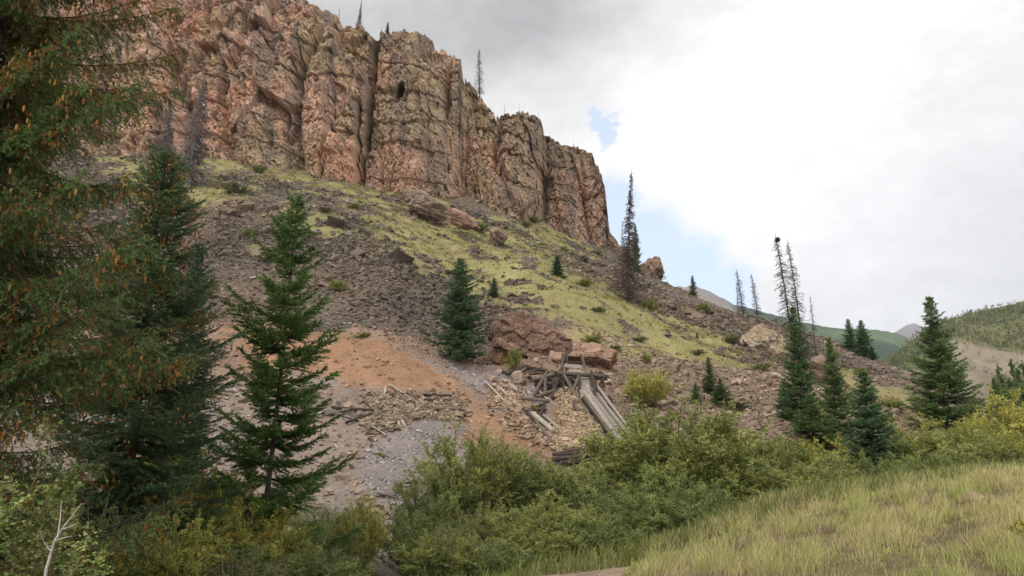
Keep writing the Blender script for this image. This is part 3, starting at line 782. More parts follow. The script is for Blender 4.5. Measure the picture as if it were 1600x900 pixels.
boulder('boulder', 1286, 582, 56, 34, 52, 2.5, .15, (.22, .15, .12), 9, 'upright brown rock between the two taller spruces on the right')
boulder('rock_outcrop', 668, 322, 90, 96, 34, 5, -.32, (.27, .205, .155), 12, 'long layered grey outcrop running down the slope under the cliff', 'rock', layers=.6, sub=6)
boulder('rock_outcrop', 722, 344, 88, 64, 24, 4, -.42, (.30, .19, .135), 13, 'thin reddish slabs at the lower end of the long layered outcrop', 'rock', layers=.4)
boulder('rock_outcrop', 780, 369, 88, 34, 24, 3, -.4, (.27, .19, .14), 14, 'small tan rock at the end of the outcrop above the grass strip', 'rock', layers=.5)
boulder('rock_outcrop', 1018, 425, 128, 44, 44, 9, -.5, (.25, .165, .12), 15, 'brown rock step on the skyline just right of the cliff foot', 'rock', sub=6)
boulder('rock_outcrop', 980, 402, 134, 34, 40, 8, -.5, (.23, .16, .12), 16, 'low rock shoulder where the cliff runs out behind the tall dead tree', 'rock')
boulder('boulder', 812, 597, 41.5, 30, 30, 1.2, .2, (.30, .22, .17), 17, 'rounded pale boulder lying among the logs left of the chute', sub=4)
boulder('boulder', 769, 591, 41.8, 17, 13, .6, .2, (.36, .27, .2), 18, 'small pale stone at the upper end of the thin grey poles', sub=4)
boulder('boulder', 829, 660, 35.5, 20, 13, .6, -.2, (.32, .17, .11), 19, 'reddish loaf-shaped stone beside the thick pale log', sub=4)
boulder('boulder', 1000, 636, 40, 22, 13, .8, -.1, (.30, .23, .18), 20, 'flat pale stone under the round bush right of the chute', sub=4)
boulder('boulder', 1213, 588, 55, 26, 10, .9, -.2, (.36, .29, .23), 21, 'flat light stone on the scree below the pale outcrop', sub=4)
boulder('boulder', 402, 372, 68, 28, 12, 1.3, -.3, (.30, .215, .17), 22, 'large pale slab lying in the talus above the young fir on the left', sub=4)
boulder('boulder', 355, 404, 63, 24, 9, 1.3, -.1, (.20, .165, .14), 23, 'flat grey slab in the talus, left of two pale slabs', sub=4)
boulder('boulder', 423, 357, 71, 22, 10, 1.2, -.1, (.28, .20, .16), 24, 'smaller pale slab just uphill of the large pale slab', sub=4)
boulder('boulder', 701, 392, 80, 17, 8, .9, -.2, (.12, .10, .085), 25, 'dark stone with a pale top in the grass below the layered outcrop', sub=4)
boulder('boulder', 1177, 667, 38.5, 20, 18, .9, .1, (.25, .17, .13), 26, 'brown block on the bare scree above the willows right of centre', sub=4)
boulder('boulder', 1207, 681, 36.5, 38, 20, 1.0, -.2, (.27, .185, .14), 27, 'cluster-like tan block at the foot of the bare scree', sub=4)
boulder('boulder', 1348, 737, 30, 28, 18, .8, -.2, (.30, .22, .17), 28, 'light stone half hidden between the willows right of the bare scree', sub=4)
boulder('boulder', 1523, 779, float(hit(1523, 779)[1]), 30, 20, .35, 0, (.36, .24, .19), 29, 'pinkish stone in the grass bank, farthest right of the bank stones', sub=4)
boulder('boulder', 1326, 807, float(hit(1326, 807)[1]), 34, 20, .35, 0, (.33, .24, .2), 30, 'flat pinkish stone on the left part of the grass bank', sub=4)
boulder('boulder', 1292, 832, float(hit(1292, 832)[1]), 32, 19, .35, 0, (.21, .16, .11), 31, 'dull brown stone low on the grass bank', sub=4)
boulder('boulder', 1447, 818, float(hit(1447, 818)[1]), 38, 20, .35, 0, (.28, .215, .15), 32, 'greyish stone in the middle of the grass bank', sub=4)
boulder('boulder', 1534, 645, 60, 20, 14, 1.2, .1, (.25, .2, .17), 33, 'grey rock on the shoulder of the slope right of the big spruce', sub=4)

# ---------------------------------------------------------------- conifers
def blades(p, dirn, ln, wd, r):
    """thin triangles from p along dirn"""
    n = len(p); s = norm(np.cross(dirn, r.normal(size=(n, 3)))) * (wd * .5)[:, None]
    V = np.stack([p - s, p + s, p + dirn * ln[:, None]], 1).reshape(-1, 3)
    return V, np.arange(3 * n).reshape(n, 3)
def sprays(P0, D0, LN, nd, nl, nw, r, spread=.9, sag=0.0, cols=None, jit=.18):
    """needles round twigs: P0 start, D0 direction, LN length of each twig; nd needles per metre"""
    cnt = np.maximum(2, (LN * nd).astype(int)); idx = np.repeat(np.arange(len(P0)), cnt)
    t = r.random(len(idx)) ** .9
    p = P0[idx] + D0[idx] * (LN[idx] * t)[:, None]; p[:, 2] -= sag * (LN[idx] * t) ** 2
    rad = norm(r.normal(size=(len(idx), 3))); dr = norm(D0[idx] * 1.0 + rad * spread)
    V, T = blades(p, dr, nl * r.uniform(.7, 1.25, len(idx)), np.full(len(idx), nw), r)
    c = np.repeat(cols[idx] * r.uniform(1 - jit, 1 + jit, len(idx))[:, None] * (.8 + .4 * t)[:, None], 3, axis=0)
    return V, T, c
def conifer(name, H, R, seed, nb=200, nd=34, nl=.07, nw=.018, tw=.11, low=.04, pw=.85, droop=.15, up=.25, green=(.030, .058, .026), tip=(.055, .095, .055),
            sparse=0.0, trunk_r=None, tertiary=False, tlen=.42, olive=0.0, cones=0, az_bias=None, hmin=0, whorl=0, rust=0, lean=(0, 0), mats=('needles', 'bark')):
    r = np.random.default_rng(seed); tb = MB(); fb = MB()
    tr_ = trunk_r or H * .011
    hs = np.linspace(-.25, H, 14); wob = np.cumsum(r.normal(0, .012 * H / 14, (14, 2)), 0)
    wob += np.linspace(0, 1, 14)[:, None] * np.array(lean)
    tube(tb, np.stack([wob[:, 0], wob[:, 1], hs], -1), tr_ * (1 - hs / H * .93) + .006, 8, (.075, .055, .045))
    def trunk_at(h): return np.array([np.interp(h, hs, wob[:, 0]), np.interp(h, hs, wob[:, 1]), h])
    TP, TD, TL, TC = [], [], [], []
    CP_ = []
    az = 0
    lvl = np.sort(low + (1 - low) * (1 - (1 - (np.arange(nb) + .5) / nb) ** 1.25))
    for k in range(nb):
        f = lvl[k] + r.normal(0, .004)
        if f > .985: continue
        if whorl: f = (round(f * H / whorl) * whorl + r.normal(0, .07)) / H
        f = min(f, .98)
        h = H * f
        if h < hmin: continue
        az += 2.399 + r.normal(0, .35)
        if az_bias is not None and r.random() < az_bias[1]: az = az_bias[0] + r.normal(0, .8)
        if r.random() < sparse * (1 - f * .6): continue
        L = R * (1 - f) ** pw * (r.uniform(.45, 1.05) if r.random() < .8 else r.uniform(1.0, 1.3)) + .03 * R
        if f < low + .12: L *= r.uniform(.5, 1.0)
        a = np.array([math.cos(az), math.sin(az), 0]); side = np.array([-a[1], a[0], 0])
        elev = .75 * f ** 2.2 - droop * (1 - f) + r.normal(0, .06)
        npt = 7; t = np.linspace(0, 1, npt)
        c0 = trunk_at(h)
        zc = L * (elev * t + up * t ** 2.2 - (droop * .6) * np.sin(t * 3.1) * (1 - f))
        bend = r.normal(0, .08) * t ** 2 * L
        pts = c0 + a * (L * t)[:, None] + side * bend[:, None]; pts[:, 2] += zc
        tube(tb, pts, np.linspace(max(.006, L * .012), .003, npt), 3, (.07, .05, .04), cap=False)
        ntw = max(3, int(L / tw)); tt_ = np.clip((np.arange(ntw) + r.random(ntw)) / ntw, .10, 1)
        px = np.stack([np.interp(tt_, t, pts[:, q]) for q in range(3)], -1)
        tg = norm(np.stack([np.interp(tt_, t[:-1], np.diff(pts[:, q])) for q in range(3)], -1))
        shade = np.array(green) * r.uniform(.75, 1.3)
        if olive and r.random() < olive: shade = np.array((.22, .165, .035)) * r.uniform(.7, 1.4)
        for sgn in (-1, 1):
            ln = tlen * L * (1 - tt_ * .72) * r.uniform(.55, 1.15, ntw) + .05
            dr = norm(tg * .75 + sgn * side * r.uniform(.55, 1.0, ntw)[:, None] + np.array([0, 0, 1]) * r.normal(-.12 if not tertiary else -.55, .2, ntw)[:, None])
            cc = shade * (1 - tt_[:, None] * .5) + np.array(tip) * tt_[:, None] * .5
            if tertiary:
                for q in range(ntw):
                    m = max(2, int(ln[q] / .045)); s = (np.arange(m) + r.random(m)) / m
                    pp = px[q] + dr[q] * (ln[q] * s)[:, None]; pp[:, 2] -= .55 * ln[q] * s ** 2
                    tube(tb, pp[[0, m // 2, m - 1]], (.004, .003, .002), 3, (.06, .045, .03), cap=False)
                    dd = dr[q] * .7 + r.normal(0, .55, (m, 3)) + np.array([0, 0, -.45]); dd = norm(dd)
                    TP.append(pp); TD.append(dd); TL.append(r.uniform(.05, .13, m)); TC.append(np.tile((np.array((.30, .14, .035)) if r.random() < rust else cc[q]) * r.uniform(.7, 1.35), (m, 1)))
            else:
                TP.append(px); TD.append(dr); TL.append(ln); TC.append(cc * r.uniform(.8, 1.2, (ntw, 1)))
        TP.append(pts[-2:-1]); TD.append(norm(pts[-1:] - pts[-2:-1])); TL.append(np.array([L * .2 + .05])); TC.append(np.tile(np.array(tip), (1, 1)))
        if cones and r.random() < cones:
            for q in range(r.integers(*((16, 46) if tertiary else (5, 16)))):
                w_ = 1 - .5 * r.random() ** 1.5; CP_.append(np.array([np.interp(w_, t, pts[:, j]) for j in range(3)]) + side * r.normal(0, .18) * L * .5 + np.array([0, 0, -r.uniform(.05, .35)]))
    # leader
    TP.append(np.array([trunk_at(H * .93)])); TD.append(np.array([[0, 0, 1.0]])); TL.append(np.array([H * .08])); TC.append(np.array([tip]))
    if hmin == 0 and False: pass
    V, T, c = sprays(np.concatenate(TP), np.concatenate(TD), np.concatenate(TL), nd, nl, nw, r, cols=np.concatenate(TC), sag=.15)
    fb.add(V, T, None, c)
    root = empty(name, (0, 0, 0))
    obj('trunk', tb.mesh('trunk'), M[mats[1]], root)
    obj('foliage', fb.mesh('foliage'), M[mats[0]], root)
    root['reach'] = float(np.percentile(np.abs(V[:, 0]), 98.5)); print(name, 'tris', len(T), 'reach', root['reach'])
    if CP_:
        cb = MB()
        for p in CP_:
            l = r.uniform(.06, .11); w = .014; n6 = 5
            th = np.linspace(0, 2 * np.pi, n6, endpoint=False)
            ring = lambda z_, w_: np.stack([np.cos(th) * w_, np.sin(th) * w_, np.full(n6, z_)], -1)
            V = np.concatenate([[(0, 0, 0)], ring(-l * .3, w), ring(-l * .75, w * .9), [(0, 0, -l)]]) + p
            T = [(0, 1 + (k + 1) % n6, 1 + k) for k in range(n6)] + [(11, 6 + k, 6 + (k + 1) % n6) for k in range(n6)]
            Qd = [(1 + k, 1 + (k + 1) % n6, 6 + (k + 1) % n6, 6 + k) for k in range(n6)]
            cb.add(V, T, Qd, np.array(((.26, .11, .03), (.18, .09, .03), (.30, .17, .05))[len(cb.V) // 7 % 3]) * r.uniform(.5, 1.2))
        tag(obj('cones', cb.mesh('cones'), M['bark'], root), kind='stuff')
    return root
def stand(root, u, vtop, H, base, label, cat, group, rz=0.0, wide=1.0, first=False, name=None):
    """set a tree of built height H on the ground at base so that its tip reaches row vtop"""
    o = root if first else copy_tree(root)
    d = base[1]; ztop = CAMZ + d * float(Tval(vtop)); s = (ztop - base[2]) / H
    sw = (wide * d / FPX) / (2 * root['reach']) if wide > 4 else s * wide
    o.location = (base[0], base[1], base[2] - .05); o.rotation_euler = (0, 0, rz); o.scale = (sw, sw, s)
    tag(o, label, cat, group); return o
SPG = 'spruces on the slope'
sprA = conifer('spruce_tree', 8.0, 1.75, 101, nb=240, whorl=.26, tlen=.36, nd=85, nl=.10, nw=.036, tw=.08, green=(.07, .12, .05), tip=(.16, .25, .12), droop=.2, up=.22)
sprB = conifer('spruce_tree', 8.0, 1.9, 102, nb=230, whorl=.30, nd=80, nl=.095, nw=.036, tw=.085, green=(.07, .115, .04), tip=(.18, .25, .08), droop=.12, up=.3, sparse=.12, pw=.95)
sprC = conifer('spruce_tree', 8.0, 1.5, 103, nb=240, whorl=.28, tlen=.38, nd=80, nl=.095, nw=.036, tw=.085, green=(.06, .11, .042), tip=(.15, .23, .09), droop=.15, up=.25, pw=.8)
used = set()
def spruce(proto, u, vb, vt, label, rz, wide=1.0, d=None, group=SPG):
    b = at_depth(u, d) if d else hit(u, vb)
    first = id(proto) not in used; used.add(id(proto))
    return stand(proto, u, vt, 8.0, b, label, 'spruce', group, rz, wide, first)
spruce(sprA, 718, 563, 403, 'dense blue-green spruce at the edge of the dump, left of the big boulder', .3, 76)
spruce(sprC, 772, 466, 433, 'tiny dark spruce alone in the grass strip', 1.3, 18)
spruce(sprA, 871, 432, 398, 'small dark spruce at the upper edge of the grass strip', 2.1, 22)
spruce(sprC, 1110, 618, 557, 'slim young spruce on the scree right of the round bush', 1.1, 26)
spruce(sprA, 1088, 634, 598, 'small bluish spruce, leftmost of three on the scree', 2.5, 18)
spruce(sprB, 1128, 634, 590, 'bushy yellow-green little spruce, right of the slim young one', .4, 34)
spruce(sprC, 1256, 668, 478, 'tall narrow spruce standing before the two bare dead trunks', .9, 60)
spruce(sprA, 1231, 660, 590, 'short spruce tucked against the left side of the tall narrow one', 4.0, 38)
spruce(sprB, 1272, 706, 616, 'broad low dark spruce in front of the tall narrow one', 5.0, 80)
spruce(sprB, 1312, 690, 528, 'spruce with pale top right of the tall narrow one, by the brown rock', 2.2, 58)
spruce(sprA, 1350, 770, 578, 'nearest spruce of the right group, rising out of the willows', 3.1, 92, d=25)
spruce(sprB, 1472, 700, 462, 'biggest spruce on the right with a thin bare-looking tip', 1.7, 98, d=41)
spruce(sprC, 1336, 556, 498, 'left of the two dark spruces on the far skyline', .5, 26, d=92)
spruce(sprA, 1356, 566, 500, 'right of the two dark spruces on the far skyline', 1.9, 30, d=90)
spruce(sprC, 1092, 462, 430, 'lone small spruce on the ridge against the sky', .2, 15, d=117)
spruce(sprA, 1003, 420, 350, 'green spruce half hidden behind the tall dead tree', 1.2, 16, d=122)
spruce(sprB, 1033, 436, 402, 'stunted spruce leaning from the rock step on the skyline', 2.2, 26, d=127)
spruce(sprB, 1552, 640, 592, 'dark spruce far down the slope right of the biggest spruce', 3.3, 26, d=80)
spruce(sprA, 1536, 700, 640, 'small spruce in the shade right of the biggest spruce', .6, 40, d=40)
spruce(sprC, 375, 500, 478, 'seedling spruce on the sandy slope above the dump edge', 1.6, 15, d=52)
spruce(sprC, 1368, 568, 540, 'low spruce beside the pair on the far skyline', 2.9, 16, d=88)
# spruce tops on the cliff edge
def cliff_top(u, dy=1.5):
    k = int(np.argmin(np.abs(CL_U - u))); p = CL_TOP[k]; return np.array([p[0], p[1] + .3 * dy, p[2] - .5])
for (u, vt, lb) in ((606, 34, 'tiny live spruce on the cliff edge above the cave'),):
    o = copy_tree(sprC); b = cliff_top(u); s = (CAMZ + b[1] * float(Tval(vt)) - b[2]) / 8; o.location = b; o.scale = (s, s, s); tag(o, lb, 'spruce', SPG)
# middle-distance trees on the left
fir = conifer('fir_tree', 9.3, 2.0, 111, nb=170, nd=170, nl=.055, nw=.020, tw=.05, green=(.075, .135, .03), tip=(.15, .23, .06), droop=.12, up=.30, sparse=.10, pw=.68, low=.08, trunk_r=.065, tlen=.37, whorl=.36, lean=(.35, 0))
b = at_depth(424, 16.8); stand(fir, 424, 300, 9.3, b, 'young fir with sparse upturned branches in front of the dump', 'fir', None, .4, 205, True)
sB = conifer('spruce_tree', 10.5, 2.2, 112, nb=330, nd=170, nl=.05, nw=.015, tw=.06, green=(.07, .12, .045), tip=(.15, .21, .10), droop=.2, up=.25, pw=.7, olive=.12, cones=.55, trunk_r=.14)
b = at_depth(222, 14.5); stand(sB, 222, 232, 10.5, b, 'tall cone-laden spruce behind the overhanging branches on the left', 'spruce', None, 1.0, 270, True)
sC = conifer('spruce_tree', 9.0, 1.8, 113, nb=300, nd=140, nl=.055, nw=.018, tw=.07, green=(.05, .085, .045), tip=(.09, .135, .085), droop=.18, up=.22, pw=.75, trunk_r=.12)
b = at_depth(290, 18.0); stand(sC, 290, 376, 9.0, b, 'dark spruce standing just right of the tall cone-laden one', 'spruce', None, 2.0, 150, True)
# the near spruce whose branches reach in from the left edge
sN = conifer('spruce_tree', 15.0, 3.0, 121, nb=290, nd=250, nl=.034, nw=.0095, tw=.05, green=(.10, .155, .036), tip=(.19, .26, .09), rust=.13, droop=.22, up=.14, pw=.62, low=.06, tertiary=True, tlen=.24, olive=.16, cones=.4, whorl=.62, trunk_r=.2, az_bias=(.15, .45))
sN.location = (-7.35, 9.3, float(ground(np.array([-7.35]), np.array([9.3]))[0]) - .1); tag(sN, 'near spruce with hanging branches and orange-brown cones along the left edge', 'spruce')

# ---------------------------------------------------------------- dead trees
def snag(name, H, R, seed, nb=150, low=.05, twiggy=.3, thick=.010, col=(.085, .066, .058), pw=.9, lean=(0, 0), top=.97, fine=1.0):
    r = np.random.default_rng(seed); tb = MB(); bb = MB()
    hs = np.linspace(-.3, H, 12); wob = np.cumsum(r.normal(0, .010 * H / 12, (12, 2)), 0) + np.linspace(0, 1, 12)[:, None] ** 1.3 * np.array(lean)
    tube(tb, np.stack([wob[:, 0], wob[:, 1], hs], -1), H * thick * (1 - hs / H * .88), 7, col)
    az = 0
    for k in range(nb):
        f = low + (top - low) * r.random(); h = H * f; az += 2.4 + r.normal(0, .5)
        L = R * ((1 - f) ** pw * r.uniform(.3, 1.1) + .08)
        a = np.array([math.cos(az), math.sin(az), 0]); c0 = np.array([np.interp(h, hs, wob[:, 0]), np.interp(h, hs, wob[:, 1]), h])
        t = np.linspace(0, 1, 4); pts = c0 + a * (L * t)[:, None]; pts[:, 2] += L * (r.normal(-.25, .25) * t - .15 * t ** 2)
        rad = max(.008, H * .0016) * fine
        tube(bb, pts, np.linspace(rad, rad * .4, 4), 3, np.array(col) * r.uniform(.8, 1.3), cap=False)
        for q in range(int(r.poisson(twiggy * 5))):
            s = r.uniform(.25, 1); p0 = np.array([np.interp(s, t, pts[:, j]) for j in range(3)])
            dr = norm(a * .6 + r.normal(0, .6, 3) + np.array([0, 0, -.3])); l = L * r.uniform(.15, .4)
            tube(bb, np.stack([p0, p0 + dr * l * .5, p0 + dr * l + np.array([0, 0, -.1 * l])]), (rad * .6, rad * .5, rad * .3), 3, np.array(col) * r.uniform(.8, 1.4), cap=False)
    root = empty(name, (0, 0, 0)); root['tx'] = float(wob[-1, 0]); obj('trunk', tb.mesh('trunk'), M['deadwood'], root); obj('branches', bb.mesh('branches'), M['deadwood'], root)
    return root
DG = 'dead conifers'
s1 = snag('dead_tree', 16, 2.4, 131, nb=560, twiggy=1.5, low=.02, lean=(1.0, 0), pw=1.5, thick=.0085, fine=1.5)
b = hit(981, 472); stand(s1, 0, 264, 16, b, 'tall dead tree leaning right with a thicket of grey twigs at its foot', 'dead tree', DG, 0, 1.0, True)
s2 = snag('dead_tree', 10, 1.1, 132, fine=1.4, nb=200, twiggy=.5, lean=(.35, 0))
b = at_depth(971, 95); b[0] = P(974, 450, 95)[0]; stand(s2, 0, 343, 10, b, 'short dead tree right beside the tall leaning one', 'dead tree', DG, .5, 1.0, True)
s3 = snag('dead_tree', 12, 1.2, 133, nb=320, twiggy=.8, lean=(-.75, 0), thick=.010, low=.12, pw=.55, fine=1.4)
def dead(proto, u, d, vt, H, label, rz=0, wide=1.0, first=False, b=None, g=DG):
    if b is None: b = at_depth(u, d)
    return stand(proto, 0, vt, H, b, label, 'dead tree', g, rz, wide, first)
t1 = dead(s3, 1247, 62, 364, 12, 'tallest bare trunk on the right, carrying a round nest near its tip', first=True)
nest_p = (t1.location.x + s3['tx'] * t1.scale.x * .95 + .12, t1.location.y, t1.location.z + 11.45 * t1.scale.z)
dead(s3, 1262, 63, 372, 12, 'slightly shorter bare trunk right beside the one with the nest', .0, .8)
dead(s2, 1279, 70, 458, 10, 'thin dead tree right of the pair of tall bare trunks', 1.0)
dead(s3, 1170, 104, 420, 12, 'dead tree in the middle of three on the ridge', .3, 1.3)
dead(s3, 1193, 100, 426, 12, 'dead tree on the right of three on the ridge', .1, 1.2)
dead(s2, 1162, 105, 438, 10, 'thin dead tree on the left of three on the ridge', .7, .8)
dead(s2, 1228, 99, 484, 10, 'very small dead tree on the ridge right of the three', 2.2, .8)
b = cliff_top(747, 1.0); dead(s3, 0, 0, 74, 12, 'dead tree leaning right above the step in the cliff edge', 2.9, 1.0, b=b).rotation_euler = (.0, .09, 2.6)
b = cliff_top(739, 2.0); dead(s2, 0, 0, 118, 10, 'shorter dead tree touching the leaning one on the cliff edge', 1.0, 1.0, b=b)
b = cliff_top(549, 1.0); dead(s1, 0, 0, -3, 16, 'thickest dead tree on the cliff edge, cut by the top of the photo', 1.0, .9, b=b)
b = cliff_top(470, 1.0); dead(s2, 0, 0, -12, 10, 'dead tree on the cliff edge farthest left', 2.0, 1.1, b=b)
b = cliff_top(516, 1.0); dead(s2, 0, 0, 8, 10, 'thin dead tree between the two thick ones on the cliff edge', 3.0, .8, b=b)
b = cliff_top(585, 1.0); dead(s2, 0, 0, 40, 10, 'bare little dead tree in the notch of the cliff edge', 4.0, .8, b=b)
b = cliff_top(686, 1.0); dead(s2, 0, 0, 66, 10, 'thin stub on the cliff edge right of the highest block', 5.0, .5, b=b)
b = cliff_top(788, 1.0); dead(s2, 0, 0, 161, 10, 'short dead stem, leftmost of three over the middle of the cliff', 1.5, .7, b=b)
b = cliff_top(812, 1.0); dead(s2, 0, 0, 158, 10, 'straight pole-like dead stem, middle one of three on the cliff', 2.5, .4, b=b)
b = cliff_top(842, 1.0); dead(s2, 0, 0, 168, 10, 'thin dead stem, rightmost of three on the cliff', 3.5, .4, b=b)
b = cliff_top(898, 1.0); dead(s2, 0, 0, 217, 10, 'tiny dead stem on the last block of the cliff', 4.5, .6, b=b)
s4 = snag('dead_tree', 12, 2.2, 134, nb=480, twiggy=1.6, low=.02, lean=(.3, 0), pw=.8, thick=.008, col=(.16, .135, .125), fine=2.2)
b = hit(297, 292); dead(s4, 0, 0, 128, 12, 'grey twiggy dead tree against the cliff foot, right one of two', .4, 1.0, True, b=b)
b = hit(256, 248); dead(s4, 0, 0, 150, 12, 'grey twiggy dead tree against the cliff foot, left one of two', 2.4, .8, b=b)
s5 = snag('dead_tree', 8, 1.6, 135, nb=90, twiggy=.6, low=.02, thick=.012, col=(.20, .17, .15))
dead(s5, 300, 56, 480, 8, 'thin grey dead sapling in the talus behind the dark spruces', 1.0, 1.0, True) if False else dead(s5, 1545, 36, 612, 8, 'small pale dead tree leaning beside the biggest spruce', 1.0, .8, True)
# nest ball
r = np.random.default_rng(5); nb_ = MB()
for k in range(260):
    a = norm(r.normal(size=3)); t_ = norm(np.cross(a, r.normal(size=3))); p = a * .2 * r.uniform(.6, 1)
    tube(nb_, np.stack([p - t_ * .15, p, p + t_ * .15 - a * .03]), .012, 3, (.06, .045, .04), cap=False)
o = obj('bird_nest', nb_.mesh('bird_nest'), M['deadwood']); o.location = nest_p; tag(o, 'dark round clump of twigs near the tip of the tallest bare trunk', 'nest')
# ---------------------------------------------------------------- shrubs
def shrub(name, H, Wd, seed, stems=34, twigs=16, lv=26, ll=.07, lw=.016, cA=(.125, .155, .04), cB=(.18, .20, .06), stem_c=(.13, .10, .07), upright=.5, dome=.8, accent=None, gap=.25, lowcut=.12, twl=.42):
    """many-stemmed bush: stems fan out from the root, side twigs carry narrow leaves"""
    r = np.random.default_rng(seed); sb = MB(); LP, LD, LC = [], [], []
    for k in range(stems):
        az = k * 2.399 + r.normal(0, .3); out = math.sqrt((k + .5) / stems) * r.uniform(.75, 1.12)
        hh = H * (1 - (1 - dome) * out ** 2) * r.uniform(.68, 1.06) * (1 - .35 * out ** 3)
        e = np.array([math.cos(az) * out * Wd * .5, math.sin(az) * out * Wd * .5, hh])
        t = np.linspace(0, 1, 6)[:, None]
        pts = np.array([math.cos(az), math.sin(az), 0]) * .12 * Wd * .3 + e * np.concatenate([t ** (1.0 - .25 * upright), t ** (1.0 - .25 * upright), t], 1) * np.array((1, 1, 1))
        pts[:, :2] *= (t ** (.4 * upright)); pts += r.normal(0, .02 * H, (6, 3)) * t
        tube(sb, pts, np.linspace(.02, .005, 6) * H / 3, 3, np.array(stem_c) * r.uniform(.6, 1.4), cap=False)
        tone = r.uniform(.72, 1.28); mixw = r.random()
        for q in range(twigs):
            s = lowcut + (1 - lowcut) * r.random() ** .6
            p0 = np.array([np.interp(s, t[:, 0], pts[:, j]) for j in range(3)])
            dr = norm(norm(e) * .7 + r.normal(0, .6, 3) + np.array([0, 0, .45])); l = twl * H / 3 * r.uniform(.5, 1.5)
            if r.random() < gap: continue
            m = int(lv * r.uniform(.5, 1.4)); w = r.random(m)
            pp = p0 + dr * (l * w)[:, None] + r.normal(0, .022 * H / 3, (m, 3))
            if q % 3 == 0: tube(sb, np.stack([p0, p0 + dr * l * .5, p0 + dr * l]), (.006, .004, .002), 3, np.array(stem_c) * r.uniform(.6, 1.5), cap=False)
            LP.append(pp); LD.append(norm(dr * .6 + r.normal(0, .6, (m, 3)) + np.array([0, 0, .25])))
            c = (np.array(cA) * (1 - mixw) + np.array(cB) * mixw) * tone * r.uniform(.75, 1.25)
            if accent is not None and r.random() < accent[1]: c = np.array(accent[0]) * r.uniform(.7, 1.2)
            LC.append(np.tile(c, (m, 1)) * r.uniform(.75, 1.25, (m, 1)))
    p = np.concatenate(LP); dn = np.concatenate(LD); c = np.concatenate(LC); n = len(p)
    s = norm(np.cross(dn, r.normal(size=(n, 3)))) * lw * .5 * r.uniform(.8, 1.3, n)[:, None]; l = (ll * r.uniform(.6, 1.3, n))[:, None]
    V = np.stack([p, p + dn * l * .45 + s, p + dn * l, p + dn * l * .45 - s], 1).reshape(-1, 3)
    Qd = np.arange(4 * n).reshape(n, 4)
    fb = MB(); fb.add(V, None, Qd, np.repeat(c, 4, axis=0))
    root = empty(name, (0, 0, 0)); obj('stems', sb.mesh('stems'), M['bark'], root); obj('foliage', fb.mesh('foliage'), M['leaves'], root)
    root['H'] = float(np.percentile(V[:, 2], 99.5)); root['W'] = 2 * float(np.percentile(np.abs(V[:, :2]), 97)); print(name, 'leaves', n, root['H'], root['W'])
    return root
wA = shrub('willow_bush', 3.2, 3.2, 201, stems=64, twigs=26, lv=44, lowcut=.3, gap=.42, twl=.34, ll=.085, lw=.02, cA=(.19, .22, .06), cB=(.29, .31, .09), accent=((.36, .28, .05), .015))
wB = shrub('willow_bush', 3.2, 3.6, 202, stems=64, twigs=26, lv=44, lowcut=.25, gap=.42, twl=.34, ll=.085, lw=.02, cA=(.165, .205, .06), cB=(.25, .28, .095), upright=.8)
wC = shrub('willow_bush', 2.6, 3.0, 203, stems=50, twigs=24, lv=40, cA=(.26, .27, .06), cB=(.38, .36, .085), accent=((.42, .25, .03), .05), ll=.08, lw=.022)
wD = shrub('willow_bush', 3.0, 2.6, 204, stems=36, twigs=22, lv=34, cA=(.14, .165, .05), cB=(.20, .21, .075), gap=.4, stem_c=(.22, .18, .14), ll=.06)
def bush(proto, u, vt, d, wpx, label, rz, group, cat='bush', b=None):
    # height from the surveyed top row, spread from the width seen there
    first = id(proto) not in used; used.add(id(proto)); o = proto if first else copy_tree(proto)
    if b is None: b = at_depth(u, d)
    d = b[1]; H = proto['H']; Wd = proto['W']
    sz = (CAMZ + d * float(Tval(vt)) - b[2]) / H; sx = wpx * d / FPX / Wd
    o.location = (b[0], b[1], b[2] - .04); o.scale = (sx, sx, max(sz, .12)); o.rotation_euler = (0, 0, rz)
    return tag(o, label, cat, group)
WG = 'willows along the creek'
bush(wA, 700, 828, 16.6, 120, 'dark willow nearest the bottom edge, right of the gully mouth', 1.3, WG)
bush(wB, 772, 838, 16.4, 110, 'low willow at the bottom edge under the dark hollow', 2.3, WG)
bush(wB, 668, 856, 16.4, 62, 'small willow at the bottom edge on the gully lip', 3.4, WG)
bush(wA, 842, 822, 17.6, 120, 'low willow behind the verge grass left of the trail', .4, WG)
bush(wB, 925, 806, 18.6, 130, 'low willow behind the verge grass over the trail end', 5.2, WG)
bush(wA, 1010, 690, 24.5, 170, 'wide willow forming the left half of the highest clump', 2.6, WG)
bush(wB, 1095, 668, 25.5, 150, 'willow forming the right half of the highest clump', 3.7, WG)
bush(wA, 745, 672, 22.5, 168, 'tall willow with feathery crown, first tall one right of the bare gully', .2, WG)
bush(wB, 682, 731, 21, 134, 'willow on the bare gully edge, left flank of the dark thicket', 1.2, WG)
bush(wB, 812, 701, 23.5, 156, 'willow below the end of the orange dirt streak', 2.0, WG)
bush(wA, 868, 718, 24, 134, 'willow just left of the log crib foot', 3.3, WG)
bush(wD, 742, 796, 18.6, 123, 'low pale willow in front of the dark thicket hollow', .7, WG)
bush(wA, 800, 786, 18.9, 123, 'low willow with grey stems right of the dark hollow', 4.2, WG)
bush(wB, 925, 731, 23, 145, 'willow in front of the dark log crib', .5, WG)
bush(wA, 872, 781, 19.5, 134, 'willow above the grassy verge, left of the trail end', 5.1, WG)
bush(wB, 650, 796, 19.5, 100, 'low dark willow at the lower left corner of the thicket', 2.6, WG)
bush(wB, 960, 766, 20.8, 123, 'willow standing over the bend of the trail', 3.9, WG)
bush(wA, 1052, 634, 25, 240, 'highest rounded willow right of the chute foot, with broad crown', 1.0, WG)
